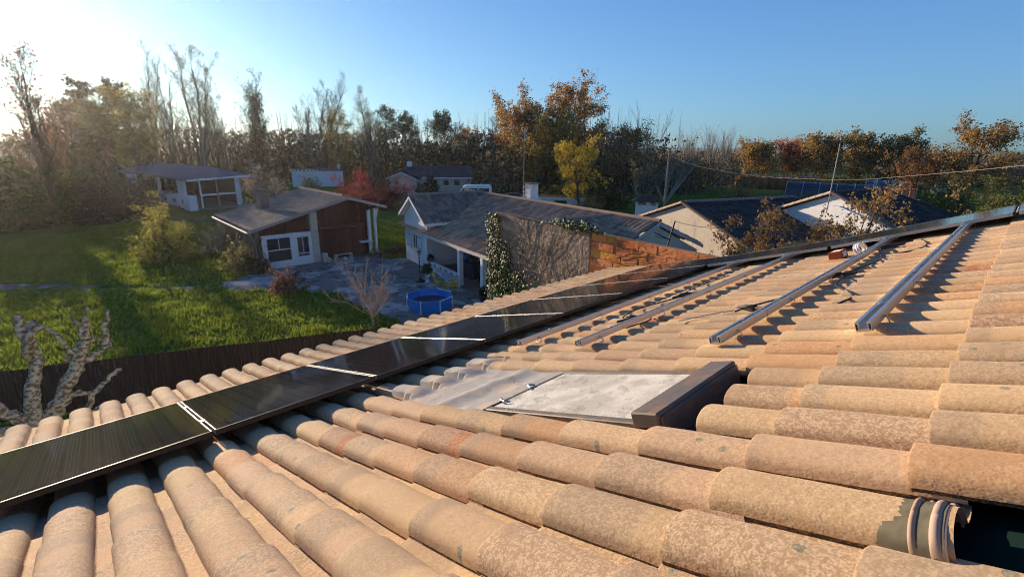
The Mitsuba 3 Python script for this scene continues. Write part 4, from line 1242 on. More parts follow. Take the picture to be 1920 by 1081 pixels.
def yagi(name, label, foot, h, lean, boom_az, boom, n, mastr=0.022, boomdrop=0.25, vertical=False):
    k = thing(name, label, 'aerial')
    foot = np.asarray(foot, float)
    top = foot + np.array([lean[0], lean[1], h])
    add('mast', tube([foot, top], mastr, 7), 'mat_mast', k)
    d = np.array([math.sin(math.radians(boom_az)), math.cos(math.radians(boom_az)), 0.0])
    c = top - (top - foot) / h * boomdrop
    add('boom', tube([c - d * boom * 0.12, c + d * boom], 0.018, 5), 'mat_alu', k)
    e = ZH if vertical else np.cross(d, ZH)
    for i in range(n):
        q = c + d * boom * (0.08 + 0.9 * i / (n - 1))
        w = 0.20 - 0.07 * i / n
        add('element', tube([q - e * w, q + e * w], 0.011, 4), 'mat_alu', k)
    r = c - d * boom * 0.10
    for s in (-1, 1):
        add('reflector', [tube([r, r - d * 0.12 + ZH * 0.34 * s], 0.010, 4)] + [tube([r + (-d * 0.12 + ZH * 0.34 * s) * t - np.cross(d, ZH) * 0.22, r + (-d * 0.12 + ZH * 0.34 * s) * t + np.cross(d, ZH) * 0.22], 0.011, 4) for t in (0.4, 0.7, 1.0)], 'mat_alu', k)
    return k


yagi('tv_aerial', 'tall television aerial on a mast beside the chimney of the white house', HF.p(2.7, 5.35, 4.1), 4.45, (0.0, 0.0), -75, 0.75, 7, 0.024, 0.35)

# things on and by the porch
pc = HF.p(2.75, 1.1, 0.12)


def garden_chair(x, y, rz, label, col):
    k = thing('garden_chair', label, 'chair', 'yellow plastic chairs by the pool')
    F = Frame(x, y, rz)
    add('seat', [F.box(-0.22, 0.22, -0.21, 0.21, 0.40, 0.43, 0.01)], 'mat_gloss', k, color=col)
    back = [F.m((np.array([[-0.21 + 0.094 * i, -0.22, 0.45], [-0.16 + 0.094 * i, -0.22, 0.45], [-0.16 + 0.094 * i, -0.30, 0.86], [-0.21 + 0.094 * i, -0.30, 0.86]]), np.array([[0, 1, 2, 3]]))) for i in range(5)]
    add('backrest', back + [F.box(-0.23, 0.23, -0.32, -0.28, 0.82, 0.88, 0.008)], 'mat_gloss', k, color=col)
    for sa in (-1, 1):
        for sb in (-1, 1):
            add('leg', tube([F.p(0.20 * sa, 0.18 * sb, 0.42), F.p(0.25 * sa, 0.24 * sb, 0.0)], 0.022, 6), 'mat_gloss', k, color=col)
        add('armrest', tube(spline([F.p(0.25 * sa, -0.27, 0.66), F.p(0.27 * sa, 0.0, 0.66), F.p(0.25 * sa, 0.22, 0.62), F.p(0.22 * sa, 0.2, 0.42)], 9), 0.02, 6), 'mat_gloss', k, color=col)
    return k


YEL = (0.62, 0.45, 0.04)
garden_chair(-3.98, 24.95, 150, 'yellow garden chair left of the small blue table', YEL)
garden_chair(-3.20, 24.25, 60, 'yellow garden chair nearer the porch post, right of the blue table', YEL)
tk = thing('garden_table', 'low pale blue garden table between the yellow chairs', 'table')
TF = Frame(-3.42, 24.78, 145)
add('table_top', [TF.box(-0.55, 0.55, -0.36, 0.36, 0.66, 0.70, 0.01)], 'mat_gloss', tk, color=(0.20, 0.32, 0.45))
for sa in (-1, 1):
    for sb in (-1, 1):
        add('leg', tube([TF.p(0.47 * sa, 0.29 * sb, 0.66), TF.p(0.50 * sa, 0.32 * sb, 0)], 0.025, 6), 'mat_gloss', tk, color=(0.30, 0.38, 0.45))
lk = thing('garden_lamp', 'slim black garden lamp post standing in front of the white gable', 'lamp post')
lx, ly = -5.28, 26.35
add('post', tube([(lx, ly, 0), (lx, ly, 1.55)], 0.032, 8), 'mat_rubber', lk)
v, f = lathe([(0.0, 0), (0.26, 0.0), (0.27, 0.05), (0.10, 0.12), (0.05, 0.22), (0.0, 0.22)], 14, (lx, ly, 0))
add('base', (v, f), 'mat_rubber', lk)
v, f = lathe([(0.03, 1.50), (0.10, 1.58), (0.12, 1.72), (0.0, 1.72)], 12, (lx, ly, 0))
add('lantern', (v, f), 'mat_gloss', lk, color=(0.30, 0.26, 0.22))
v, f = lathe([(0.15, 1.72), (0.10, 1.78), (0.0, 1.83)], 12, (lx, ly, 0))
add('cap', (v, f), 'mat_rubber', lk)


def potted(x, y, z, label, r, h, ph, pr, potcol, leafcol, seed, footed=False):
    k = thing('potted_plant', label, 'plant pot')
    prof = [(0.0, 0), (r * 0.75, 0), (r, h), (r * 0.9, h), (r * 0.8, h * 0.85), (0, h * 0.85)]
    if footed:
        prof = [(0.0, 0), (r * 0.7, 0), (r * 0.7, 0.05), (r * 0.25, 0.12), (r * 0.25, h * 0.55), (r * 0.7, h * 0.65), (r, h), (r * 0.85, h), (0, h * 0.9)]
    add('pot', lathe(prof, 14, (x, y, z)), 'mat_paint', k, color=potcol)
    rg = np.random.default_rng(seed)
    pts = rg.normal(0, 1, (60, 3))
    pts = pts / np.linalg.norm(pts, axis=1, keepdims=True) * pr * rg.uniform(0.4, 1, (60, 1)) + [x, y, z + h + ph * 0.5]
    v, f, c = leaves(rg, pts, 420, 0.11, 0.05, leafcol)
    add('foliage', (v, f), 'mat_leaf', k, color=c)
    return k


potted(-4.82, 26.2, 0.0, 'white footed urn with a round dark shrub by the lamp post', 0.20, 0.5, 0.5, 0.32, (0.75, 0.75, 0.75), (0.03, 0.055, 0.02), 3, True)
q = HF.p(0.75, -0.17, 0.68)
potted(q[0], q[1], q[2], 'dark planter box standing on the porch balustrade', 0.26, 0.2, 0.1, 0.12, (0.10, 0.11, 0.12), (0.03, 0.05, 0.03), 4)
q = HF.p(7.35, -0.42, 0.0)
potted(q[0], q[1], q[2], 'dark pot at the foot of the second porch post', 0.24, 0.34, 0.3, 0.25, (0.05, 0.05, 0.06), (0.04, 0.06, 0.02), 5)
bq = thing('porch_table', 'dark covered table heaped with things under the porch', 'table')
add('cover', grid(18, 12, lambda a, b: HF.p(2.2 + 1.9 * a + 0.06 * np.sin(9 * b), 0.75 + 1.1 * b, 0.12 + 0.86 * np.minimum(1, 9 * np.minimum(np.minimum(a, 1 - a), np.minimum(b, 1 - b))) + 0.05 * np.sin(7 * a) * np.cos(5 * b))), 'mat_paint', bq, color=(0.045, 0.05, 0.065))
rgq = np.random.default_rng(12)
for i, (nm, lab, col) in enumerate([('storage_crate', 'blue crate on the covered porch table', (0.05, 0.14, 0.30)), ('storage_crate', 'black crate on the covered porch table', (0.03, 0.03, 0.035))]):
    a = 2.5 + 0.75 * i
    kk = thing(nm, lab, 'crate')
    add('body', [HF.box(a, a + 0.5, 1.05, 1.10, 1.02, 1.30), HF.box(a, a + 0.5, 1.40, 1.45, 1.02, 1.30), HF.box(a, a + 0.04, 1.10, 1.40, 1.02, 1.30), HF.box(a + 0.46, a + 0.5, 1.10, 1.40, 1.02, 1.30), HF.box(a + 0.04, a + 0.46, 1.10, 1.40, 1.02, 1.05)], 'mat_gloss', kk, color=col)
    add('rim', [HF.box(a - 0.02, a + 0.52, 1.03, 1.06, 1.28, 1.32), HF.box(a - 0.02, a + 0.52, 1.44, 1.47, 1.28, 1.32)], 'mat_gloss', kk, color=col)
sk = thing('porch_armchair', 'dark armchair behind the first porch post', 'armchair')
add('seat', [HF.box(4.6, 5.3, 1.0, 1.65, 0.30, 0.52, 0.04)], 'mat_paint', sk, color=(0.03, 0.03, 0.035))
add('backrest', [HF.box(4.6, 5.3, 1.65, 1.82, 0.30, 1.05, 0.04)], 'mat_paint', sk, color=(0.03, 0.03, 0.035))
for a in (4.48, 5.30):
    add('armrest', [HF.box(a, a + 0.12, 1.0, 1.75, 0.12, 0.72, 0.03)], 'mat_paint', sk, color=(0.028, 0.028, 0.032))
um = thing('folded_parasol', 'folded green parasol leaning against the porch wall', 'parasol')
q0, q1 = HF.p(4.35, 2.35, 0.12), HF.p(4.15, 2.65, 2.05)
add('canopy', tube([q0 + (q1 - q0) * t for t in (0.35, 0.45, 0.8, 0.95, 1.0)], (0.05, 0.10, 0.08, 0.04, 0.01), 8), 'mat_paint', um, color=(0.10, 0.13, 0.07))
add('pole', tube([q0, q1], 0.018, 6), 'mat_steel', um)
cb = thing('compost_box', 'black slatted box on the ground below the second porch post', 'box')
CF = Frame(-0.55, 22.0, 145)
add('side', [CF.box(-0.55, 0.55, -0.42, -0.38, 0, 0.62), CF.box(-0.55, 0.55, 0.38, 0.42, 0, 0.62)], 'mat_paint', cb, color=(0.025, 0.025, 0.028))
for i in range(6):
    add('slat', [CF.box(-0.58, 0.58, -0.42 + i * 0.14, -0.30 + i * 0.14, 0.62, 0.65)], 'mat_paint', cb, color=(0.035, 0.034, 0.036))

# ------------------------------------------------------------------ the frame pool
pl_ = thing('frame_pool', 'blue above ground frame pool with white corner posts', 'pool')
PC, PR, PH = np.array([-3.95, 21.75]), 1.12, 0.62
ang8 = np.radians(22.5 + 45 * np.arange(9) + 12)
ring8 = lambda r, z: np.c_[PC + r * np.stack([np.cos(ang8), np.sin(ang8)], 1), np.full(9, z)]


def pool_wall(a, b, r0, r1, z0, z1):
    x = a * 8
    i = np.minimum(x.astype(int), 7)
    fr = (x - i)[:, None]
    r = (r0 + (r1 - r0) * b)[:, None]
    e = np.stack([np.cos(ang8), np.sin(ang8)], 1)
    xy = e[i] * (1 - fr) + e[i + 1] * fr
    bul = 1 + 0.03 * np.sin(np.pi * fr) * np.sin(np.pi * b)[:, None]
    return np.c_[PC + r * xy * bul, z0 + (z1 - z0) * b]


add('liner', [grid(49, 8, lambda a, b: pool_wall(a, b, PR - 0.10, PR, 0.02, PH)), grid(49, 8, lambda a, b: pool_wall(a, b, PR - 0.13, PR - 0.03, 0.04, PH - 0.005))], 'mat_gloss', pl_, color=(0.02, 0.19, 0.60))
v, f = lathe([(0.0, 0.30), (PR - 0.10, 0.30)], 16, (PC[0], PC[1], 0))
add('water', (v, f), 'mat_glass', pl_)
rgp = np.random.default_rng(2)
v, f = blob(rgp, (PC[0] - 0.1, PC[1] + 0.15, 0.30), (0.55, 0.42, 0.035), 0.35, 3, 2)
add('debris', (v, f), 'mat_paint', pl_, color=(0.10, 0.07, 0.08))
for i in range(8):
    a, b = ring8(PR, PH)[i], ring8(PR, PH)[i + 1]
    add('top_rail', tube([a, b], 0.024, 6), 'mat_gloss', pl_, color=(0.06, 0.22, 0.5) if i % 3 else (0.7, 0.72, 0.74))
    p = ring8(PR + 0.035, 0)[i]
    add('post', tube([p, p + [0, 0, PH + 0.03]], 0.022, 6), 'mat_gloss', pl_, color=(0.72, 0.73, 0.74))

# ------------------------------------------------------------------ brown barn
bn = thing('barn', 'brown plank barn with a low tiled roof and a broken white lean-to window', 'barn')
BF = Frame(-13.03, 30.5, 47)
BL = 8.6
AP, ZA = 2.49, 4.12
apt = BF.p(AP, -0.35, ZA)


def barn_z(a):
    return ZA - (0.262 * (AP - a) if a < AP else 0.285 * (a - AP))


def planks(F, a0, a1, zlo, zhi, w, b, th, parent, name, mat, seed):
    rg = np.random.default_rng(seed)
    a = a0
    while a < a1 - 0.02:
        e = min(a + w * rg.uniform(0.85, 1.15), a1)
        d = rg.uniform(-0.008, 0.008)
        pts = np.array([F.p(a + 0.004, b + d, zlo(a) if callable(zlo) else zlo), F.p(e - 0.004, b + d, zlo(e) if callable(zlo) else zlo),
                        F.p(e - 0.004, b + d, zhi(e) if callable(zhi) else zhi), F.p(a + 0.004, b + d, zhi(a) if callable(zhi) else zhi)])
        v, f = prism(pts, F.b * th)
        add(name, (v, f), mat, parent, uv=np.tile([rg.integers(0, 9999) + 0.5, 0.0], (len(v), 1)))
        a = e


add('wall', [BF.box(-3.3, -3.05, 0.1, BL - 0.4, 0, barn_z(-3.2) - 0.12), BF.box(4.0, 4.25, 0.3, BL - 0.4, 0, barn_z(4.25) - 0.12), BF.box(-3.3, 4.25, BL - 0.5, BL - 0.3, 0, 2.45)], 'mat_paint', bn, color=(0.16, 0.115, 0.09))
fw_ = add('front_wall', [BF.box(-3.05, 4.0, 0.22, 0.26, 0, 2.3), prism(np.array([BF.p(-3.2, 0.22, 2.3), BF.p(4.2, 0.22, 2.3), BF.p(4.2, 0.22, barn_z(4.2) - 0.14), BF.p(AP, 0.22, ZA - 0.14), BF.p(-3.2, 0.22, barn_z(-3.2) - 0.14)]), BF.b * 0.04)], 'mat_paint', bn, color=(0.06, 0.035, 0.03))
planks(BF, 0.46, 4.0, 2.3, lambda a: barn_z(a) - 0.16, 0.20, 0.16, 0.05, fw_, 'board', 'mat_plank', 4)
planks(BF, -3.05, 0.0, 2.12, lambda a: barn_z(a) - 0.16, 0.20, 0.16, 0.05, fw_, 'board', 'mat_plank', 5)
gd = add('garage_door', [BF.box(0.5, 3.85, 0.14, 0.2, 0.02, 2.28)], 'mat_paint', bn, color=(0.09, 0.04, 0.032))
planks(BF, 0.52, 3.83, 0.06, 2.2, 0.21, 0.10, 0.04, gd, 'board', 'mat_plank', 6)
add('rail', [BF.box(0.52, 3.83, 0.06, 0.10, 2.08, 2.26)], 'mat_plank', gd, uv=np.tile([77.5, 0.0], (8, 1)))
add('plinth_stone', [BF.box(-3.0, 4.0, 0.05, 0.3, 0, 0.05)], 'mat_stone', bn)
# stone pillar, in blocks
pil = add('pillar', [BF.box(0.02, 0.45, -0.02, 0.3, 0, 3.24)], 'mat_stone', bn)
for i, (z0, z1) in enumerate([(0.0, 0.46), (0.47, 0.92), (0.93, 1.30), (1.31, 1.62), (1.63, 2.05), (2.06, 2.5), (2.51, 2.84), (2.85, 3.28)]):
    add('block', BF.m(box(0.0 + 0.012 * (i % 2), 0.47 - 0.01 * (i % 3), -0.06, 0.2, z0 + 0.006, z1, 0.012)), 'mat_cream', pil)
# white lean-to front
an = add('leanto_front', [BF.box(-3.0, -0.02, -0.05, 0.05, 1.86, 2.08), BF.box(-3.0, -2.72, -0.05, 0.05, 0.0, 1.86), BF.box(-1.35, -1.0, -0.05, 0.05, 0.0, 1.86), BF.box(-2.72, -1.35, -0.05, 0.05, 0.0, 0.42), BF.box(-0.14, -0.02, -0.05, 0.05, 0.0, 1.86)], 'mat_white', bn, label='white painted lean-to front with a wide dark window')
add('window_bar', [BF.box(-2.72, -1.35, -0.03, 0.02, 1.10, 1.16), BF.box(-2.05, -2.01, -0.02, 0.02, 1.16, 1.86)], 'mat_white', an)
add('pane', [BF.box(-2.72, -1.35, 0.0, 0.006, 0.42, 1.86)], 'mat_glass', an)
rgd = np.random.default_rng(31)
add('torn_edge', [BF.box(-2.95 + 0.33 * i, -2.95 + 0.33 * i + rgd.uniform(0.12, 0.3), -0.062, -0.05, 2.02 - rgd.uniform(0.05, 0.2), 2.10) for i in range(9)], 'mat_white', an)
dk_ = add('door', [BF.box(-1.0, -0.92, -0.04, 0.03, 0.0, 1.86), BF.box(-0.22, -0.14, -0.04, 0.03, 0.0, 1.86), BF.box(-0.92, -0.22, -0.04, 0.03, 0.0, 0.55), BF.box(-0.92, -0.22, -0.04, 0.03, 1.78, 1.86), BF.box(-0.60, -0.56, -0.03, 0.02, 0.75, 1.78), BF.box(-0.92, -0.22, -0.03, 0.02, 0.70, 0.75)], 'mat_white', bn)
add('pane', [BF.box(-0.92, -0.22, 0.0, 0.006, 0.55, 1.78)], 'mat_glass', dk_)
# right hand posts and brace
add('post', [BF.box(3.95, 4.15, -0.06, 0.1, 0, 3.1)], 'mat_white', bn)
add('post', [BF.box(4.45, 4.60, -0.05, 0.1, 0, 3.2)], 'mat_white', bn)
add('brace', tube([BF.p(4.42, -0.02, 1.9), BF.p(4.75, -0.05, 3.25)], 0.06, 6), 'mat_white', bn)
add('shelf', [BF.box(3.2, 4.05, -0.5, 0.0, 0.98, 1.04)], 'mat_white', bn)
# roof
dl = -BF.a - 0.262 * ZH
Ll = float(np.linalg.norm(dl))


def oldtiles(name, p0, du, dv, W, L, mat, parent, seed, pitch=0.23, course=0.30, gap=None):
    rg = np.random.default_rng(seed)
    nn = np.cross(du, dv)
    nn = nn / np.linalg.norm(nn)
    nn = nn if nn[2] > 0 else -nn
    nr, nc = int(W / pitch), int(L / course)
    ms, uv = [], []
    for i in range(nr):
        for j in range(nc):
            o = p0 + du * (i * pitch + rg.normal(0, 0.006)) + dv * (j * course + rg.normal(0, 0.01))
            w, l = pitch * 0.96, course * 1.12
            lift = 0.028 + rg.normal(0, 0.006)
            tilt = rg.normal(0, 0.006)
            hump = 0.028
            top = [o + du * w * x + nn * (hump * y + tilt * x) for x, y in ((0, 0), (0.25, 1), (0.6, 1), (0.85, 0), (1.0, 0))]
            bot = [o + dv * l + du * w * x + nn * (hump * y + lift + tilt * x) for x, y in ((0, 0), (0.25, 1), (0.6, 1), (0.85, 0), (1.0, 0))]
            low = [q - nn * 0.02 for q in bot]
            v = np.array(top + bot + bot + low)
            k = np.arange(4)
            ms.append((v, np.vstack([np.stack([k, k + 1, 5 + k + 1, 5 + k], 1), np.stack([10 + k, 11 + k, 16 + k, 15 + k], 1)])))
            uv.append(np.tile([rg.integers(0, 99999) + 0.5, 0.0], (20, 1)))
    return add(name, ms, mat, parent, uv=np.vstack(uv), kind='stuff')


br = add('roof', [prism(np.array([BF.p(AP, -0.40, ZA - 0.02), BF.p(-3.75, -0.40, barn_z(-3.75) - 0.02), BF.p(-3.75, -0.40, barn_z(-3.75) - 0.08), BF.p(AP, -0.40, ZA - 0.09)]), BF.b * BL),
                  prism(np.array([BF.p(AP, -0.40, ZA - 0.02), BF.p(5.22, -0.40, barn_z(5.22) - 0.02), BF.p(5.22, -0.40, barn_z(5.22) - 0.08), BF.p(AP, -0.40, ZA - 0.09)]), BF.b * BL)], 'mat_paint', bn, color=(0.10, 0.08, 0.065))
oldtiles('tiles', BF.p(AP, -0.42, ZA), BF.b, dl / Ll, BL, 6.22 * Ll, 'mat_oldroof', br, 9)
dr2 = BF.a - 0.285 * ZH
Lr = float(np.linalg.norm(dr2))
oldtiles('tiles', BF.p(AP, -0.42, ZA), BF.b, dr2 / Lr, BL, 2.72 * Lr, 'mat_oldroof', br, 10)
add('ridge_tile', ridge_caps(BF.p(AP, 0.3, ZA + 0.05), BF.p(AP, BL - 0.4, ZA + 0.05), 0.10), 'mat_paint', br, color=(0.42, 0.33, 0.27))
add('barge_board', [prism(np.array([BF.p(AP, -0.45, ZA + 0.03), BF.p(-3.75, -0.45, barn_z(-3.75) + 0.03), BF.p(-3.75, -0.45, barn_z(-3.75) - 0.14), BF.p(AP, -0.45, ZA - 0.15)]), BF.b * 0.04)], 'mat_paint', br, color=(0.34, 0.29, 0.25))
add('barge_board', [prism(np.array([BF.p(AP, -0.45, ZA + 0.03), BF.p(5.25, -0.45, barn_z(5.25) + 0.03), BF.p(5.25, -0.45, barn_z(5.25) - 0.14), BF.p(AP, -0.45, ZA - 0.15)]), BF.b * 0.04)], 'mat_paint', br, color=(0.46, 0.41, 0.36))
add('chimney', [BF.box(-1.55, -0.95, 4.6, 5.6, 2.9, 4.35), BF.box(-1.62, -0.88, 4.53, 5.67, 4.35, 4.46)], 'mat_stone', br, label='squat rendered chimney on the sunny slope')
add('gutter', tube([BF.p(-3.8, -0.4, barn_z(-3.8) - 0.08), BF.p(-3.8, BL - 0.4, barn_z(-3.8) - 0.08)], 0.055, 7), 'mat_steel', br)
add('downpipe', tube(spline([BF.p(-3.75, -0.3, 2.4), BF.p(-3.6, -0.2, 2.2), BF.p(-3.45, -0.1, 1.9), BF.p(-3.42, -0.08, 0.2)], 14), 0.04, 7), 'mat_steel', br)
bc = thing('metal_frame_bench', 'small white tubular frame standing before the brown garage door', 'bench')
QF = Frame(*BF.p(1.7, -0.75)[:2], 47)
for a in (-0.52, 0.52):
    add('leg', tube([QF.p(a, -0.15, 0), QF.p(a, -0.15, 0.5)], 0.022, 6), 'mat_gloss', bc, color=(0.7, 0.7, 0.7))
    add('leg', tube([QF.p(a, 0.15, 0), QF.p(a, 0.15, 0.42)], 0.022, 6), 'mat_gloss', bc, color=(0.7, 0.7, 0.7))
add('rail', tube([QF.p(-0.55, -0.15, 0.5), QF.p(0.55, -0.15, 0.5)], 0.022, 6), 'mat_gloss', bc, color=(0.7, 0.7, 0.7))
add('rail', tube([QF.p(-0.55, 0.15, 0.42), QF.p(0.55, 0.15, 0.42)], 0.022, 6), 'mat_gloss', bc, color=(0.7, 0.7, 0.7))
v, f = blob(np.random.default_rng(4), QF.p(0.1, 0.0, 0.12), (0.17, 0.14, 0.12), 0.2, 2)
tag(add('plastic_bag', (v, f), 'mat_paint', color=(0.6, 0.6, 0.6)), 'crumpled white bag lying under the white tubular frame', 'bag')
for i, (a, b, r, h) in enumerate([(0.62, -0.35, 0.16, 0.62), (0.78, -0.45, 0.14, 0.30)]):
    v, f = box(a - r, a + r, b - r, b + r, 0, h, 0.03)
    tag(add('stone_block', BF.m((v, f)), 'mat_cream'), ['tall pale stone block leaning at the foot of the barn pillar', 'small pale stone block at the foot of the barn pillar'][i], 'stone')
rgj = np.random.default_rng(44)
bp = thing('brush_pile', 'heap of brown cut branches right of the barn posts', 'brush pile')
ms = []
for i in range(240):
    c = np.array([5.6 + rgj.normal(0, 0.95), -1.1 + rgj.normal(0, 0.55)])
    d = rgj.normal(0, 1, 3) * [1, 1, 0.25]
    d = d / np.linalg.norm(d) * rgj.uniform(0.4, 1.1)
    p = BF.p(c[0], c[1], 0.06 + abs(rgj.normal(0, 0.24)))
    ms.append(tube([p - d * 0.5, p + rgj.normal(0, 0.06, 3), p + d * 0.5], 0.014, 4, False))
add('branches', ms, 'mat_paint', bp, color=(0.115, 0.075, 0.055), kind='stuff')

# ------------------------------------------------------------------ open white shed far left
sh = thing('open_shed', 'weathered white open sided shed with a low grey roof behind the shrubs', 'shed')
SFm = Frame(-36.0, 54.5, 124.5)                                 # a towards the near right corner along the long front; b to the back
spt = SFm.p
add('floor', [SFm.box(-19.0, 0.3, 0.0, 6.2, 0, 0.25)], 'mat_paint', sh, color=(0.2, 0.19, 0.18))
sr = add('roof', [(np.array([spt(-20.2, -0.7, 3.75), spt(0.6, -0.7, 3.5), spt(0.6, 6.3, 3.75), spt(-20.2, 6.3, 3.8), spt(-17.5, 3.2, 4.75), spt(-2.2, 3.0, 4.75)]), np.array([[0, 1, 5], [0, 5, 4], [1, 2, 5], [2, 3, 4], [2, 4, 5], [3, 0, 4]]))], 'mat_paint', sh, color=(0.17, 0.17, 0.185))
add('fascia', [prism(np.array([spt(0.6, -0.72, 3.5), spt(0.6, 6.3, 3.75), spt(0.6, 6.3, 3.55), spt(0.6, -0.72, 3.3)]), SFm.a * 0.05)], 'mat_white', sr)
add('fascia', [prism(np.array([spt(-20.2, -0.72, 3.74), spt(0.6, -0.72, 3.49), spt(0.6, -0.72, 3.34), spt(-20.2, -0.72, 3.58)]), -SFm.b * 0.05)], 'mat_paint', sr, color=(0.14, 0.13, 0.12))
add('wall', [SFm.box(-19.4, -16.2, -0.1, 0.15, 0, 3.55), SFm.box(-19.4, -19.2, 0.15, 6.2, 0, 3.6), SFm.box(-19.2, -1.6, 5.8, 6.0, 0, 3.65)], 'mat_white', sh)
add('back_lining', [SFm.box(-19.0, -1.8, 5.6, 5.78, 0.3, 3.6)], 'mat_paint', sh, color=(0.16, 0.12, 0.11))
for i in range(22):
    add('lath', [SFm.box(-15.9 + i * 0.56, -15.62 + i * 0.56, 3.0, 3.04, 1.7, 3.5)], 'mat_paint', sh, color=(0.15, 0.115, 0.10))
for a, w in ((-9.2, 0.22), (-3.0, 0.85)):
    add('post', [SFm.box(a - w, a + w, -0.12, 0.14, 0, 3.45)], 'mat_white', sh)
add('post', [SFm.box(-0.1, 0.2, 4.6, 4.9, 0, 3.55)], 'mat_white', sh)
add('post', [SFm.box(0.02, 0.16, 0.6, 0.74, 0, 3.4)], 'mat_white', sh)
add('post', [SFm.box(0.02, 0.16, 2.4, 2.54, 0, 3.4)], 'mat_paint', sh, color=(0.3, 0.28, 0.26))
add('parapet', [SFm.box(-16.0, -3.9, -0.08, 0.1, 1.25, 1.62)], 'mat_white', sh)
add('parapet', [SFm.box(-9.0, -0.4, -0.20, 0.02, 0.25, 1.24)], 'mat_white', sh)
for i in range(3):
    add('recess', [SFm.box(-8.2 + 2.6 * i, -7.1 + 2.6 * i, -0.215, -0.20, 0.65, 1.1)], 'mat_paint', sh, color=(0.2, 0.18, 0.17))
add('rail', [SFm.box(0.02, 0.14, 0.75, 4.6, 1.6, 1.8)], 'mat_white', sh)
cab = thing('old_cabinet', 'white upright cabinet dumped at the near corner of the open shed', 'cabinet')
add('body', [SFm.box(-0.35, 1.1, -1.1, -0.25, 0.1, 1.75, 0.06)], 'mat_white', cab)
add('door', [SFm.box(-0.28, 1.03, -1.13, -1.10, 0.95, 1.68)], 'mat_white', cab)
add('door', [SFm.box(-0.28, 1.03, -1.13, -1.10, 0.2, 0.9)], 'mat_white', cab)

# ------------------------------------------------------------------ houses behind
h2 = thing('dark_roofed_house', 'long low cream house with a dark roof behind the white van', 'house')
GF = Frame(-19.9, 78.0, 84)
add('wall', [prism(np.array([GF.p(0, 0, 0), GF.p(4.4, 0, 0), GF.p(4.4, 0, 2.0), GF.p(2.0, 0, 3.15), GF.p(0, 0, 2.3)]), GF.b * 0.3), GF.box(4.4, 13.0, 3.5, 3.8, 0, 2.4), GF.box(12.9, 13.2, 3.5, 10, 0, 2.4), GF.box(0.0, 0.3, 0.3, 10, 0, 2.2)], 'mat_cream', h2)
hr2 = add('roof', [(np.array([GF.p(2.0, -0.4, 3.3), GF.p(4.8, -0.4, 1.95), GF.p(4.8, 6.0, 1.95), GF.p(2.0, 6.0, 3.3)]), np.array([[0, 1, 2, 3]])), (np.array([GF.p(2.0, -0.4, 3.3), GF.p(-0.4, -0.4, 2.3), GF.p(-0.4, 9.0, 2.3), GF.p(2.0, 9.0, 3.3)]), np.array([[0, 3, 2, 1]]))], 'mat_paint', h2, color=(0.055, 0.05, 0.055))
v, f, c = tile_sheet(GF.p(2.0, 7.2, 4.0), GF.a, (-GF.b * 4.2 - ZH * 1.75) / math.hypot(4.2, 1.75), 11.6, math.hypot(4.2, 1.75), 0.5, 0.5, 0.04, 4, 2, (0.035, 0.033, 0.038), (0.065, 0.06, 0.065))
add('slope', (v, f), 'mat_rooftile', hr2, color=c)
add('barge_board', [prism(np.array([GF.p(2.0, -0.42, 3.34), GF.p(4.85, -0.42, 1.98), GF.p(4.85, -0.42, 1.8), GF.p(2.0, -0.42, 3.16)]), GF.b * 0.05), prism(np.array([GF.p(2.0, -0.42, 3.34), GF.p(-0.42, -0.42, 2.34), GF.p(-0.42, -0.42, 2.16), GF.p(2.0, -0.42, 3.16)]), GF.b * 0.05)], 'mat_white', hr2)
add('fascia', [GF.box(5.0, 13.4, 2.9, 2.98, 2.1, 2.32)], 'mat_white', hr2)
ch2 = add('chimney', [GF.box(2.2, 3.0, 6.8, 7.5, 3.6, 4.75)], 'mat_white', hr2)
add('cap', [GF.box(2.1, 3.1, 6.7, 7.6, 4.75, 4.9)], 'mat_paint', ch2, color=(0.1, 0.09, 0.09))
for a in (6.4, 8.4, 10.2):
    wn = add('window', [GF.box(a, a + 1.1, 3.44, 3.5, 0.9, 1.95)], 'mat_white', h2)
    add('pane', [GF.box(a + 0.08, a + 1.02, 3.42, 3.44, 0.98, 1.87)], 'mat_glass', wn)
h3 = thing('white_tile_edged_house', 'low pale blue white house with striped tile edge left of the red bush', 'house')
LF = Frame(-39.3, 86.6, 70)
add('wall', [LF.box(0, 8.6, 0, 0.3, 0, 2.75), LF.box(0, 0.3, 0.3, 7, 0, 2.75)], 'mat_white', h3)
lr = add('roof', [LF.box(-0.2, 8.8, -0.2, 7.0, 2.78, 2.9)], 'mat_paint', h3, color=(0.18, 0.14, 0.14))
for i in range(8):
    add('edge_tile', [LF.box(-0.2 + i * 0.62, 0.12 + i * 0.62, -0.28, 0.1, 2.74, 3.04)], 'mat_white', lr)
    add('edge_tile', [LF.box(0.12 + i * 0.62, 0.42 + i * 0.62, -0.26, 0.1, 2.74, 3.02)], 'mat_paint', lr, color=(0.15, 0.12, 0.14))
add('vent', lathe([(0.0, 0), (0.22, 0), (0.22, 0.5), (0.34, 0.55), (0.28, 0.85), (0, 0.95)], 10, LF.p(8.0, 3.0, 2.9)), 'mat_white', lr)

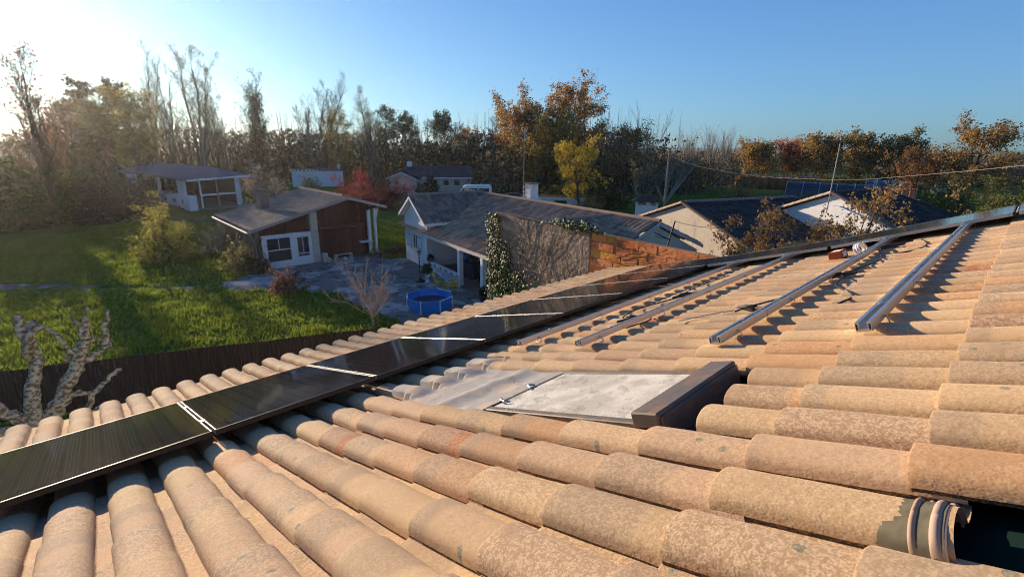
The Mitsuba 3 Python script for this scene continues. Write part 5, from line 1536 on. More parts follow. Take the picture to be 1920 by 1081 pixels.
fl = thing('flat_roofed_annexe', 'small white building with a mossy flat roof behind the white house', 'building')
AF = Frame(2.9, 63.2, 96)
add('wall', [AF.box(0.6, 6.4, 0, 0.25, 0, 1.0), AF.box(0.6, 0.9, 0.25, 4.5, 0, 1.0), AF.box(6.1, 6.4, 0.25, 4.5, 0, 1.0), prism(np.array([AF.p(0.0, -0.15, 0.2), AF.p(0.9, -0.15, 0.2), AF.p(0.9, -0.15, 0.85), AF.p(0.0, -0.15, 1.75)]), AF.b * 0.2)], 'mat_white', fl)
add('fascia', [AF.box(0.6, 6.5, -0.2, -0.12, 0.95, 1.16)], 'mat_white', fl)
fr_ = add('roof', [AF.box(0.6, 6.5, -0.12, 4.6, 1.05, 1.20)], 'mat_paint', fl, color=(0.12, 0.10, 0.08))
rgk = np.random.default_rng(3)
pts = AF.p(rgk.uniform(2.2, 6.4, 300), rgk.uniform(0, 4.3, 300), 1.24)
v, f, c = leaves(rgk, pts, 900, 0.18, 0.05, (0.14, 0.14, 0.04), flat_=0.6)
add('moss', (v, f), 'mat_leaf', fr_, color=c, kind='stuff')
wn = add('window', [AF.box(2.4, 4.2, -0.04, 0, 0.2, 0.8)], 'mat_white', fl)
add('pane', [AF.box(2.5, 4.1, -0.05, -0.04, 0.25, 0.75)], 'mat_glass', wn)

dv_ = thing('garden_well', 'white walled garden shelter with a little dark tiled roof', 'shelter')
DF = Frame(15.55, 56.0, 105)
for a0, a1, b0, b1 in ((-1.25, 1.25, -1.05, -0.85), (-1.25, 1.25, 0.85, 1.05), (-1.25, -1.05, -0.85, 0.85), (1.05, 1.25, -0.85, 0.85)):
    add('wall', [DF.box(a0, a1, b0, b1, 0, 1.15)], 'mat_white', dv_)
for a in (-1.12, 0.15, 1.12):
    for b in (-0.95, 0.95):
        add('post', [DF.box(a - 0.13 - 0.1 * (abs(a) < 0.5), a + 0.13 + 0.1 * (abs(a) < 0.5), b - 0.11, b + 0.11, 1.15, 1.62)], 'mat_white', dv_)
drf = add('roof', [(np.array([DF.p(-1.7, -1.5, 1.6), DF.p(1.7, -1.5, 1.6), DF.p(1.7, 1.5, 1.6), DF.p(-1.7, 1.5, 1.6), DF.p(-0.6, 0, 2.25), DF.p(0.6, 0, 2.25)]), np.array([[0, 1, 5], [0, 5, 4], [1, 2, 5], [2, 3, 4], [2, 4, 5], [3, 0, 4]]))], 'mat_paint', dv_, color=(0.10, 0.075, 0.065))
for i in range(9):
    add('tile_row', tube([DF.p(-1.6 + 0.4 * i, -1.52, 1.63), DF.p(-0.55 + 0.14 * i, -0.02, 2.27)], 0.06, 5), 'mat_paint', drf, color=(0.12, 0.085, 0.07))

vn = thing('white_van', 'white high roofed van parked in front of the dark roofed house', 'van')
VF = Frame(-8.2, 64.0, 84)                                      # a: front to back


def vanp(pts, b0, b1, mat, name, parent, **kw):
    return add(name, [prism(np.array([VF.p(a, b0, z) for a, z in pts]), VF.b * (b1 - b0))], mat, parent, **kw)


vanp([(0.0, 0.35), (0.0, 0.95), (0.15, 1.15), (0.75, 1.32), (1.55, 2.15), (1.95, 2.42), (5.2, 2.45), (5.35, 2.3), (5.4, 0.35)], 0, 1.9, 'mat_gloss', 'body', vn, color=(0.72, 0.74, 0.77))
add('windscreen', [quadv(VF.p(0.80, 0.15, 1.42), VF.p(1.50, 0.15, 2.13), VF.p(1.50, 1.75, 2.13), VF.p(0.80, 1.75, 1.42)), (np.array([VF.p(0.70, 0.12, 1.36) + ZH * 0.03, VF.p(1.50, 0.12, 2.16) + ZH * 0.03, VF.p(1.50, 1.78, 2.16) + ZH * 0.03, VF.p(0.70, 1.78, 1.36) + ZH * 0.03]), np.array([[0, 1, 2, 3]]))], 'mat_glass', vn)
vanp([(1.05, 1.45), (1.68, 2.05), (2.1, 2.05), (2.1, 1.42)], -0.012, 0.0, 'mat_glass', 'side_window', vn)
vanp([(2.25, 1.42), (2.25, 2.05), (3.5, 2.05), (3.5, 1.42)], -0.012, 0.0, 'mat_glass', 'side_window', vn)
vanp([(3.65, 1.42), (3.65, 2.05), (5.0, 2.05), (5.0, 1.42)], -0.012, 0.0, 'mat_glass', 'side_window', vn)
for a in (0.95, 4.3):
    for b in (-0.02, 1.72):
        v, f = lathe([(0, 0), (0.24, 0), (0.34, 0.03), (0.34, 0.17), (0.24, 0.2), (0, 0.2)], 16)
        wv = VF.p(a + v[:, 0], b + v[:, 2], 0.35 + v[:, 1])
        add('wheel', (wv, f), 'mat_rubber', vn)
for b in (0.12, 1.45):
    add('headlight', [VF.box(-0.02, 0.06, b, b + 0.32, 0.82, 1.0)], 'mat_gloss', vn, color=(0.5, 0.52, 0.55))
cr = thing('dark_car', 'dark car mostly hidden behind the tiled ridge right of the white van', 'car')
KF = Frame(-2.6, 62.5, 92)
add('body', [prism(np.array([KF.p(a, 0, z) for a, z in [(0, 0.3), (0, 0.85), (0.5, 1.05), (1.3, 1.1), (1.9, 1.55), (3.3, 1.6), (4.1, 1.15), (4.4, 1.0), (4.4, 0.3)]]), KF.b * 1.75)], 'mat_gloss', cr, color=(0.03, 0.03, 0.035))
add('roof_bar', tube(spline([KF.p(1.35, -0.02, 1.16), KF.p(1.95, -0.02, 1.60), KF.p(3.3, -0.02, 1.64), KF.p(4.0, -0.02, 1.22)], 14), 0.03, 5), 'mat_alu', cr)
add('side_window', [prism(np.array([KF.p(a, -0.012, z) for a, z in [(1.5, 1.14), (1.98, 1.48), (3.2, 1.5), (3.7, 1.18)]]), KF.b * 0.012)], 'mat_glass', cr)
for a in (0.85, 3.55):
    v, f = lathe([(0, 0), (0.2, 0), (0.31, 0.03), (0.31, 0.15), (0.2, 0.18), (0, 0.18)], 14)
    add('wheel', (KF.p(a + v[:, 0], -0.03 + v[:, 2], 0.31 + v[:, 1]), f), 'mat_rubber', cr)

# ------------------------------------------------------------------ houses on the right
c1 = thing('cream_gabled_house', 'cream rendered gable house with a dark tiled roof beyond the brick wall', 'house')
CF_ = Frame(10.36, 29.22, 156)                                   # a along the gable, to the near right; b (az 66) along the ridge
SLC = 0.352
add('gable_wall', [prism(np.array([CF_.p(-4.0, 0, 0), CF_.p(4.3, 0, 0), CF_.p(4.3, 0, 4.22 - 4.3 * SLC), CF_.p(0, 0, 4.22), CF_.p(-4.0, 0, 4.22 - 4.0 * SLC)]), CF_.b * 0.3)], 'mat_cream', c1)
add('wall', [CF_.box(4.0, 4.3, 0.3, 9.4, 0, 2.6), CF_.box(-4.0, -3.7, 0.3, 9.4, 0, 2.6)], 'mat_cream', c1)
DARKC = dict(cmin=(0.022, 0.021, 0.023), cmax=(0.085, 0.066, 0.056))
d = CF_.a - SLC * ZH
Lc = float(np.linalg.norm(d))
v, f, c = tile_sheet(CF_.p(0, -0.1, 4.34), CF_.b, d / Lc, 9.9, 4.9 * Lc, seed=12, **DARKC)
cr_ = add('roof', (v, f), 'mat_rooftile', c1, color=c)
d = -CF_.a - SLC * ZH
v, f, c = tile_sheet(CF_.p(0, -0.1, 4.34), CF_.b, d / Lc, 9.9, 4.5 * Lc, seed=13, **DARKC)
add('back_slope', (v, f), 'mat_rooftile', cr_, color=c)
add('ridge_tile', ridge_caps(CF_.p(0, 0.1, 4.38), CF_.p(0, 9.8, 4.38), 0.11), 'mat_paint', cr_, color=(0.22, 0.20, 0.19))
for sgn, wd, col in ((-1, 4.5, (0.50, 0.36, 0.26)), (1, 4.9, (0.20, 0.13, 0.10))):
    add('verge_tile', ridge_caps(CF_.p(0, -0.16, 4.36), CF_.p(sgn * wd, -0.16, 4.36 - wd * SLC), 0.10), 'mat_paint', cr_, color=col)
add('crack', [tube(spline([CF_.p(1.15, -0.003, 2.95), CF_.p(1.14, -0.003, 2.3), CF_.p(1.05, -0.003, 1.6)], 12), 0.007, 4)], 'mat_paint', c1, color=(0.12, 0.10, 0.08))

c2 = thing('second_gabled_house', 'white gabled house with an aerial, half hidden by the brown leaved hedge', 'house')
EF = Frame(18.18, 27.54, 156)
SLE = 0.40
add('gable_wall', [prism(np.array([EF.p(-3.4, 0, 0), EF.p(5.2, 0, 0), EF.p(5.2, 0, 5.05 - 5.2 * SLE), EF.p(0, 0, 5.05), EF.p(-3.4, 0, 5.05 - 3.4 * SLE)]), EF.b * 0.3)], 'mat_white', c2)
v, f, c = tile_sheet(EF.p(0, -0.15, 5.16), EF.b, (EF.a - SLE * ZH) / math.hypot(1, SLE), 5.6, 5.6 * math.hypot(1, SLE), seed=15, **DARKC)
er = add('roof', (v, f), 'mat_rooftile', c2, color=c)
v, f, c = tile_sheet(EF.p(0, -0.15, 5.16), EF.b, (-EF.a - SLE * ZH) / math.hypot(1, SLE), 5.6, 3.7 * math.hypot(1, SLE), seed=16, **DARKC)
add('back_slope', (v, f), 'mat_rooftile', er, color=c)
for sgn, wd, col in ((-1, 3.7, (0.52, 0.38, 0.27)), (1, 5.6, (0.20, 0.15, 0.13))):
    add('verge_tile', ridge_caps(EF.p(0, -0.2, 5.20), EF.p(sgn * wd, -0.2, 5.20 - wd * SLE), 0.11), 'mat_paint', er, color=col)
add('ridge_tile', ridge_caps(EF.p(0, 0.1, 5.2), EF.p(0, 5.4, 5.2), 0.11), 'mat_paint', er, color=(0.07, 0.06, 0.06))
add('hip_slope', [(np.array([EF.p(0, 5.4, 5.14), EF.p(4.8, 8.8, 3.1), EF.p(-3.4, 8.8, 3.6)]), np.array([[0, 1, 2]])), (np.array([EF.p(0, 5.4, 5.14), EF.p(5.6, 5.4, 2.92), EF.p(4.8, 8.8, 3.1)]), np.array([[0, 1, 2]]))], 'mat_paint', er, color=(0.05, 0.042, 0.04))
add('low_wall', [prism(np.array([EF.p(0.6, -0.9, 0), EF.p(4.8, -0.9, 0), EF.p(4.8, -0.9, 3.4), EF.p(1.0, -0.9, 4.55), EF.p(0.6, -0.9, 4.55)]), EF.b * 0.3)], 'mat_white', c2)
cs = add('chimney', [EF.box(-0.85, -0.45, 7.3, 9.3, 2.4, 4.32), EF.box(-0.92, -0.38, 7.2, 9.4, 4.32, 4.44)], 'mat_white', c2)
for i in range(5):
    v, f = lathe([(0.0, 0.0), (0.15, 0), (0.13, 0.58), (0.16, 0.60), (0.16, 0.68), (0.11, 0.68), (0.10, 0.3), (0, 0.3)], 12, EF.p(-0.65 + 0.02 * (i % 2), 7.5 + 0.42 * i, 4.44))
    add('chimney_pot', (v, f), 'mat_paint', cs, smooth=False, color=(0.46, 0.20, 0.12))
yagi('tv_aerial', 'leaning television aerial on the gable of the second house', (14.9, 22.8, 4.7), 3.35, (0.0, 0.0), -55, 0.85, 11, 0.026, 0.12)

bpole = thing('wire_bracket', 'slanting black iron wire bracket in front of the right hand gable', 'pole')
q0, q1 = np.array([5.47, 17.15, 3.2]), np.array([5.80, 17.04, 5.0])
add('pole', tube([q0, q1], 0.028, 6), 'mat_rubber', bpole)
qa = q0 + (q1 - q0) * 0.62
add('arm', tube([qa, qa + np.array([-0.50, 0.2, 0.22])], 0.022, 5), 'mat_rubber', bpole)
add('arm', tube([qa + np.array([-0.50, 0.2, 0.1]), qa + np.array([-0.05, 0.0, 0.02])], 0.008, 5), 'mat_rubber', bpole)
wire = lambda pts, r, lab: tag(add('overhead_wire', tube(spline(pts, 40), r, 5), 'mat_paint', color=(0.16, 0.15, 0.14)), lab, 'wire')
wire([q1, (6.7, 17.3, 4.78), (8.4, 17.8, 4.68), (11.2, 18.6, 4.95)], 0.009, 'thin black wire running from the iron bracket across the cream gable')
tag(add('overhead_wire', tube(spline([(17.97, 57.24, 6.74), (20.06, 53.35, 5.61), (21.62, 49.48, 5.26), (23.13, 45.45, 5.05), (24.26, 41.42, 5.13), (25.11, 36.13, 5.4), (25.23, 32.32, 5.83), (24.69, 28.88, 6.21), (23.48, 23.19, 6.85), (22.0, 18, 7.5)], 60), 0.012, 5), 'mat_paint', color=(0.28, 0.26, 0.24)), 'pale sagging cable hanging across the meadow on the right', 'wire')
wp_ = thing('wooden_pole', 'weathered wooden pole standing among bare shrubs at the cable end', 'pole')
add('post', tube([(17.95, 57.26, 0), (17.95, 57.26, 7.3)], (0.12, 0.085), 7), 'mat_paint', wp_, color=(0.30, 0.25, 0.20))
add('crossarm', tube([(17.5, 57.0, 7.05), (18.4, 57.5, 7.05)], 0.05, 5), 'mat_paint', wp_, color=(0.26, 0.22, 0.18))

# polytunnels, straw stack, cart
def tunnel(name, label, A, B, r, h, col, seed):
    k = thing(name, label, 'polytunnel', 'polytunnels in the meadow')
    A, B = np.asarray(A, float), np.asarray(B, float)
    d = (B - A) / np.linalg.norm(B - A)
    s = np.array([d[1], -d[0], 0])
    def sk(a, b):
        th = b * np.pi
        w = 1 + 0.015 * np.sin(a * 40)
        return A + np.outer(a, B - A) + np.outer(-np.cos(th) * r * w, s) + np.outer(np.sin(th) ** 0.85 * h * w, ZH)
    add('cover', grid(30, 14, sk), 'mat_gloss', k, smooth=True, color=col)
    for i in range(6):
        a = np.full(13, i / 5.0)
        add('hoop', tube(sk(a, np.linspace(0, 1, 13)) * 1.0 + ZH * 0.02, 0.05, 4), 'mat_steel', k)
    return k


tunnel('polytunnel', 'long dark blue polytunnel with an open dark end, left of the other', (46.6, 82.9, 0), (56.5, 76.5, 0), 1.7, 2.3, (0.02, 0.035, 0.06), 1)
tunnel('polytunnel', 'blue grey polytunnel on the right, its near end torn open', (61.4, 85.0, 0), (67.5, 80.5, 0), 1.9, 2.6, (0.06, 0.10, 0.15), 2)
rgh = np.random.default_rng(6)
hs = thing('straw_stack', 'long rounded rust coloured stack beyond the left polytunnel', 'stack')
for i in range(9):
    v, f = blob(rgh, (45.5 + 1.25 * i, 97.9 - 0.66 * i, 0.9), (1.0, 1.1, 1.45 + 0.1 * (i % 2)), 0.14, 3, 2.5)
    add('bale', (v, f), 'mat_paint', hs, color=np.array([0.26, 0.12, 0.045]) * (0.8 + 0.08 * (i % 4)))
add('cover_edge', tube([(45.2, 97.3, 2.52), (57.0, 91.0, 2.58)], 0.09, 5), 'mat_paint', hs, color=(0.42, 0.36, 0.31))
ct = thing('field_trailer', 'small pale trailer standing in the far meadow', 'trailer')
TFm = Frame(74.8, 84.2, 120)
add('bed', [TFm.box(-1.8, 1.8, -0.9, 0.9, 0.6, 0.8)], 'mat_paint', ct, color=(0.42, 0.38, 0.33))
add('side', [TFm.box(-1.8, 1.8, -0.92, -0.86, 0.8, 1.3), TFm.box(-1.8, 1.8, 0.86, 0.92, 0.8, 1.3)], 'mat_paint', ct, color=(0.45, 0.41, 0.36))
for a in (-1.7, 0.0, 1.7):
    add('stake', tube([TFm.p(a, -0.9, 0.6), TFm.p(a, -0.9, 2.2)], 0.05, 5), 'mat_paint', ct, color=(0.45, 0.41, 0.36))
add('top_bar', tube([TFm.p(-1.8, -0.9, 2.2), TFm.p(1.8, -0.9, 2.2)], 0.05, 5), 'mat_paint', ct, color=(0.45, 0.41, 0.36))
for a in (-0.9, 0.9):
    v, f = lathe([(0, 0), (0.38, 0), (0.38, 0.2), (0, 0.2)], 12)
    add('wheel', (TFm.p(a + v[:, 0], -1.05 + v[:, 2], 0.38 + v[:, 1]), f), 'mat_rubber', ct)

# ------------------------------------------------------------------ trees and shrubs
OLIVE, DKGREEN, ORANGE, RUST, GOLD, BROWN, TAN = (0.07, 0.075, 0.025), (0.030, 0.045, 0.018), (0.22, 0.105, 0.03), (0.20, 0.075, 0.03), (0.30, 0.21, 0.03), (0.12, 0.075, 0.04), (0.24, 0.17, 0.09)
YG = (0.19, 0.17, 0.04)
tree('pink_leaved_tree', 'reddish sparse leaved tree at the left edge under the sun', 'tree', -41.6, 43.2, 14.4, 6.0, 'sparse', 101, (0.20, 0.09, 0.06), None, BARK_BROWN, 900, 0.26)
tree('rusty_tree', 'rust brown leafy tree just right of the sunlit left corner', 'tree', -71.0, 78.7, 12.7, 10.0, 'crown', 102, (0.19, 0.10, 0.055), OLIVE, BARK_BROWN, 4200, 0.40)
tree('rusty_tree', 'low brown leafy tree between the rust tree and the cedars', 'tree', -70.5, 85.5, 10.6, 11.0, 'crown', 152, (0.16, 0.10, 0.055), (0.20, 0.08, 0.05), BARK_BROWN, 4200, 0.40)
tree('cedar', 'dark layered cedar, left of two against the bright sky', 'tree', -74.0, 88.0, 16.6, 7.4, 'cedar', 103, (0.055, 0.065, 0.045), None, BARK_DARK, 5200, 0.55)
tree('cedar', 'dark layered cedar, right of two against the bright sky', 'tree', -71.5, 90.0, 17.2, 7.0, 'cedar', 104, (0.055, 0.065, 0.045), None, BARK_DARK, 5200, 0.55)
tree('yellow_green_tree', 'yellow green leafy tree above the open shed', 'tree', -59.5, 78.0, 13.2, 10.5, 'crown', 105, (0.28, 0.22, 0.05), (0.17, 0.14, 0.04), BARK_BROWN, 8000, 0.34, mixv=0.45)
tree('bare_tree', 'tall bare tree left of the tallest one', 'tree', -62.5, 85.8, 21.7, 9.0, 'bare', 106, group=None)
tree('bare_tree', 'thin bare tree close against the tallest poplar', 'tree', -56.6, 82.4, 18.4, 6.5, 'bare', 107)
tree('tall_poplar', 'tallest tree, fine twigged and still holding small olive leaves', 'tree', -51.3, 81.2, 21.0, 9.5, 'sparse', 108, (0.13, 0.12, 0.06), None, BARK_GREY, 2600, 0.24)
tree('bare_tree', 'pale bare tree right of the tallest poplar', 'tree', -49.8, 85.6, 16.0, 7.5, 'bare', 109)
tree('sparse_tree', 'wide bare topped tree with a few high leaves above the barn', 'tree', -47.0, 89.4, 18.8, 11.0, 'sparse', 110, (0.09, 0.08, 0.05), None, BARK_GREY, 900, 0.24)
tree('ivy_clad_tree', 'dark ivy clad column of a tree inside the wide bare one', 'tree', -45.4, 88.0, 15.8, 4.5, 'column', 111, (0.035, 0.045, 0.025), None, BARK_DARK, 2600, 0.35)
tree('spreading_bare_tree', 'wide bare tree with forked limbs against the blue sky', 'tree', -38.8, 96.5, 19.4, 13.4, 'spread', 112)
tree('golden_tree', 'golden leaved tree beside the wide bare one', 'tree', -34.0, 95.1, 12.8, 5.8, 'crown', 113, (0.33, 0.23, 0.03), OLIVE, BARK_BROWN, 2400, 0.32)
tree('poplar', 'slim airy tree with pale thin leaves right of the golden one', 'tree', -29.2, 100.8, 17.4, 8.0, 'sparse', 114, (0.20, 0.20, 0.11), None, BARK_GREY, 2200, 0.22)
tree('pine', 'pine with clumped top just right of the airy poplar', 'tree', -27.1, 105.6, 14.6, 6.0, 'pine', 115, DKGREEN, None, BARK_BROWN, 2000, 0.34)
tree('pine', 'round topped pine, middle of the three', 'tree', -23.7, 108.5, 13.3, 7.0, 'pine', 116, DKGREEN, None, BARK_BROWN, 2600, 0.34)
tree('pine', 'broad dark pine, rightmost of the three above the dark roof', 'tree', -15.5, 109.9, 13.3, 8.8, 'pine', 117, DKGREEN, (0.05, 0.055, 0.02), BARK_BROWN, 3200, 0.36)
tree('orange_tree', 'small orange topped tree behind the dark roof', 'tree', -10.9, 111.5, 10.6, 7.5, 'crown', 118, (0.26, 0.12, 0.03), OLIVE, BARK_BROWN, 2600, 0.32)
tree('bare_tree', 'bare tree behind the chimney aerial', 'tree', -4.3, 105.9, 13.1, 7.6, 'bare', 119)
tree('oak', 'broad brown oak left of the tallest orange one', 'tree', 0.8, 86.0, 12.6, 15.0, 'crown', 120, (0.25, 0.145, 0.05), (0.17, 0.11, 0.05), BARK_BROWN, 13000, 0.34)
tree('bare_oak', 'dark bare crowned oak between the two leafy ones', 'tree', 5.0, 84.8, 13.7, 7.5, 'spread', 121, None, None, BARK_DARK)
tree('oak', 'tallest orange brown oak with a thin leafy top', 'tree', 10.2, 83.3, 15.6, 14.0, 'crown', 122, (0.28, 0.155, 0.045), (0.19, 0.115, 0.05), BARK_DARK, 13000, 0.32)
tree('oak', 'olive and gold oak in front of the tall orange oak', 'tree', 5.6, 78.0, 10.0, 12.0, 'crown', 153, (0.20, 0.145, 0.04), (0.08, 0.075, 0.03), BARK_DARK, 9000, 0.32)
tree('bare_shrub_tree', 'many stemmed bare grey tree right of the oaks', 'tree', 19.7, 77.5, 11.8, 12.5, 'multi', 123, None, None, BARK_PALE)
tree('brown_tree', 'brown leaved tree in front of the bare grey stems', 'tree', 16.8, 71.9, 8.8, 11.0, 'crown', 124, (0.19, 0.12, 0.05), (0.22, 0.12, 0.04), BARK_DARK, 5000, 0.26)
tree('yellow_tree', 'bright yellow leaved young tree with a dark trunk behind the white house', 'tree', 8.2, 59.4, 7.0, 7.6, 'crown', 125, (0.42, 0.31, 0.035), (0.26, 0.16, 0.05), BARK_DARK, 4600, 0.20, mixv=0.35)
tree('grey_thicket', 'dense grey bare thicket tree above the cream gable', 'tree', 21.0, 66.8, 6.2, 9.5, 'multi', 126, (0.13, 0.115, 0.075), None, BARK_PALE, 1500, 0.20)
tree('grey_thicket', 'dense grey bare thicket beside the little shelter', 'tree', 17.0, 63.5, 5.0, 7.0, 'multi', 154, (0.12, 0.105, 0.07), None, BARK_GREY, 1500, 0.20)
tree('dark_bush', 'dark green glossy bush behind the white house ridge', 'bush', 11.9, 60.9, 3.0, 6.0, 'bush', 127, (0.028, 0.045, 0.017), None, BARK_DARK, 5200, 0.20)
tree('brown_bush', 'low brown bare bush left of the dark green one', 'bush', 9.2, 57.0, 2.1, 4.4, 'twigs', 155, (0.14, 0.10, 0.055), None, BARK_BROWN, 900, 0.12)
for i, (x, y, h, w) in enumerate([(49.9, 141.4, 13.0, 6.5), (55.6, 139.3, 12.6, 9.5), (59.2, 137.8, 11.6, 6.5), (74.8, 147.1, 9.6, 9.6)]):
    tree('bare_poplar', ['leftmost clump of pale bare poplars on the right horizon', 'widest clump of pale bare poplars on the right horizon', 'short clump of pale bare poplars right of the widest', 'low clump of pale bare poplars farthest right'][i], 'tree', x, y, h, w, 'multi', 130 + i, None, None, BARK_PALE)
for i, (x, y, h, w, c1_, c2_, lab) in enumerate([
        (61.7, 125.7, 6.8, 10.5, (0.22, 0.13, 0.035), OLIVE, 'golden brown oak leftmost in the meadow row'),
        (70.3, 123.3, 7.2, 11.0, (0.25, 0.095, 0.04), None, 'rusty red brown oak in the meadow row'),
        (72.4, 115.1, 8.9, 10.4, (0.22, 0.13, 0.04), OLIVE, 'tall golden brown oak behind the leaning aerial'),
        (76.2, 107.8, 9.0, 10.4, (0.16, 0.11, 0.04), OLIVE, 'broad olive brown oak right of the aerial'),
        (81.2, 104.1, 8.3, 9.8, (0.11, 0.085, 0.035), OLIVE, 'darker olive oak rightmost in the meadow row'),
        (67.0, 71.5, 9.9, 11.8, (0.20, 0.12, 0.045), OLIVE, 'tall layered orange brown tree near the right edge')]):
    tree('meadow_oak', lab, 'tree', x, y, h, w, 'crown', 140 + i, tuple(1.15 * x for x in c1_), c2_, BARK_DARK, 6000, 0.48 if i < 5 else 0.34)
tree('meadow_oak', 'low brown tree at the right edge below the tall layered one', 'tree', 63.5, 77.0, 6.0, 9.0, 'crown', 156, (0.15, 0.09, 0.04), RUST, BARK_DARK, 3600, 0.32)
tree('pine', 'small dark round pine on the far right horizon', 'tree', 86.2, 152.3, 9.6, 5.5, 'pine', 147, DKGREEN, None, BARK_DARK, 1600, 0.45)
tree('red_bush', 'large dusky red bush behind the barn', 'bush', -17.7, 59.4, 4.7, 10.6, 'bush', 160, (0.22, 0.045, 0.045), (0.13, 0.04, 0.04), BARK_DARK, 9000, 0.17)
tree('pale_shrub', 'shrub with pale dry seed heads behind the barn roof', 'shrub', -33.0, 64.0, 6.2, 7.0, 'twigs', 161, (0.50, 0.38, 0.27), (0.28, 0.17, 0.10), BARK_BROWN, 2300, 0.22)
tree('purple_bush', 'big dark purplish domed bush left of the open shed', 'bush', -39.6, 47.3, 4.9, 7.6, 'bush', 162, (0.055, 0.042, 0.042), None, BARK_DARK, 7600, 0.20)
tree('evergreen', 'dark evergreen mass at the left edge of the lawn', 'tree', -43.0, 42.6, 6.6, 8.5, 'bush', 163, (0.045, 0.065, 0.03), (0.08, 0.075, 0.03), BARK_DARK, 12000, 0.30)
tree('evergreen', 'lower dark evergreen filling the lawn corner right of the first', 'tree', -44.5, 48.5, 4.6, 7.0, 'bush', 164, (0.05, 0.06, 0.03), None, BARK_DARK, 9000, 0.28)
tree('yellow_green_bush', 'sunlit yellow green bush standing on the lawn before the shed', 'bush', -22.8, 30.6, 4.2, 3.4, 'bush', 165, (0.30, 0.26, 0.06), (0.12, 0.13, 0.03), BARK_DARK, 8000, 0.12, mixv=0.4)
tree('twiggy_bush', 'bare twiggy bush right of the yellow green one', 'bush', -20.6, 32.8, 3.4, 3.4, 'twigs', 166, (0.13, 0.11, 0.06), None, BARK_PALE, 500, 0.10)
tree('russet_bush', 'round russet twiggy bush at the edge of the gravel yard', 'bush', -11.6, 23.6, 2.0, 2.1, 'twigs', 167, (0.17, 0.095, 0.06), (0.09, 0.065, 0.04), BARK_DARK, 3600, 0.07)
tree('leafy_shrub', 'yellowing leafy shrub by the left corner of the barn', 'shrub', -16.6, 28.2, 2.3, 2.1, 'bush', 168, (0.23, 0.19, 0.07), (0.07, 0.08, 0.03), BARK_BROWN, 1900, 0.11)
tree('ivy_bush', 'dark ivy bush against the left barn corner', 'bush', -15.4, 28.0, 2.0, 1.7, 'bush', 169, (0.03, 0.042, 0.02), (0.16, 0.14, 0.09), BARK_DARK, 2200, 0.10)
tree('bare_sapling', 'bare forking sapling in front of the gravel yard', 'sapling', -5.9, 19.1, 3.2, 3.3, 'sapling', 170, None, None, (0.42, 0.34, 0.27))
tree('green_shrub', 'small bright green shrub before the pale blue house', 'shrub', -34.0, 82.0, 2.5, 3.6, 'bush', 171, (0.17, 0.22, 0.05), None, BARK_BROWN, 1700, 0.18)
tree('orange_shrub', 'feathery orange shrub left of the straw stack', 'shrub', 35.8, 76.0, 2.4, 4.4, 'twigs', 172, (0.30, 0.18, 0.06), None, BARK_BROWN, 1500, 0.14)
tree('green_bush', 'green garden bush behind the flat roofed annexe', 'bush', 6.2, 66.6, 2.6, 5.5, 'bush', 173, (0.075, 0.085, 0.02), (0.17, 0.15, 0.03), BARK_DARK, 3600, 0.18)
tree('green_bush', 'small green bush right of the chimney of the white house', 'bush', 1.2, 44.0, 2.9, 2.4, 'bush', 174, (0.045, 0.07, 0.02), None, BARK_DARK, 2000, 0.13)
tree('brown_house_bush', 'brown twiggy bush at the gable of the dark roofed house', 'bush', -14.0, 76.0, 2.3, 3.6, 'twigs', 175, (0.10, 0.07, 0.045), None, BARK_DARK, 900, 0.15)
tree('dark_conifer', 'dark narrow conifer by the cream wall left of the van', 'tree', -12.6, 74.5, 3.0, 2.6, 'cedar', 176, (0.03, 0.042, 0.025), None, BARK_DARK, 1600, 0.22)
for i, (x, y, h, w, lab) in enumerate([(11.1, 21.6, 4.1, 1.9, 'brown leaved hornbeam at the left end of the hedge before the cream house'), (11.7, 20.6, 5.0, 3.0, 'brown leaved hornbeam second from the left of the hedge'), (13.1, 19.0, 5.2, 3.0, 'brown leaved hornbeam in the middle of the hedge under the aerial'), (14.2, 17.3, 5.3, 2.9, 'brown leaved hornbeam right of the aerial'), (15.0, 15.6, 5.1, 2.8, 'thin brown leaved hornbeam at the right end of the hedge')]):
    tree('hornbeam', lab, 'tree', x, y, h * 1.30, w * 1.6, 'bush', 180 + i, (0.24, 0.145, 0.06), (0.13, 0.085, 0.04), BARK_BROWN, 26000 if i < 4 else 9000, 0.13, group='brown leaved hornbeam hedge')
for i, (x, y, h, w, lab) in enumerate([(43.0, 48.0, 3.7, 6.0, 'low green hedge bush on the far right, left of the others'), (41.2, 42.0, 4.6, 5.6, 'tall green hedge bush on the far right'), (40.5, 37.5, 4.4, 5.0, 'green hedge bush cut by the right edge')]):
    tree('hedge_bush', lab, 'bush', x, y, h * 1.3, w * 1.35, 'bush', 190 + i, (0.075, 0.09, 0.025), (0.16, 0.12, 0.05), BARK_BROWN, 8000, 0.24)
tree('dry_shrub', 'tall dry reed like shrub before the right polytunnel', 'shrub', 50.0, 68.0, 3.2, 5.5, 'twigs', 195, (0.20, 0.15, 0.10), None, BARK_PALE, 600, 0.14)

# the wood behind: one mass of bushes and stems
rgw = np.random.default_rng(77)


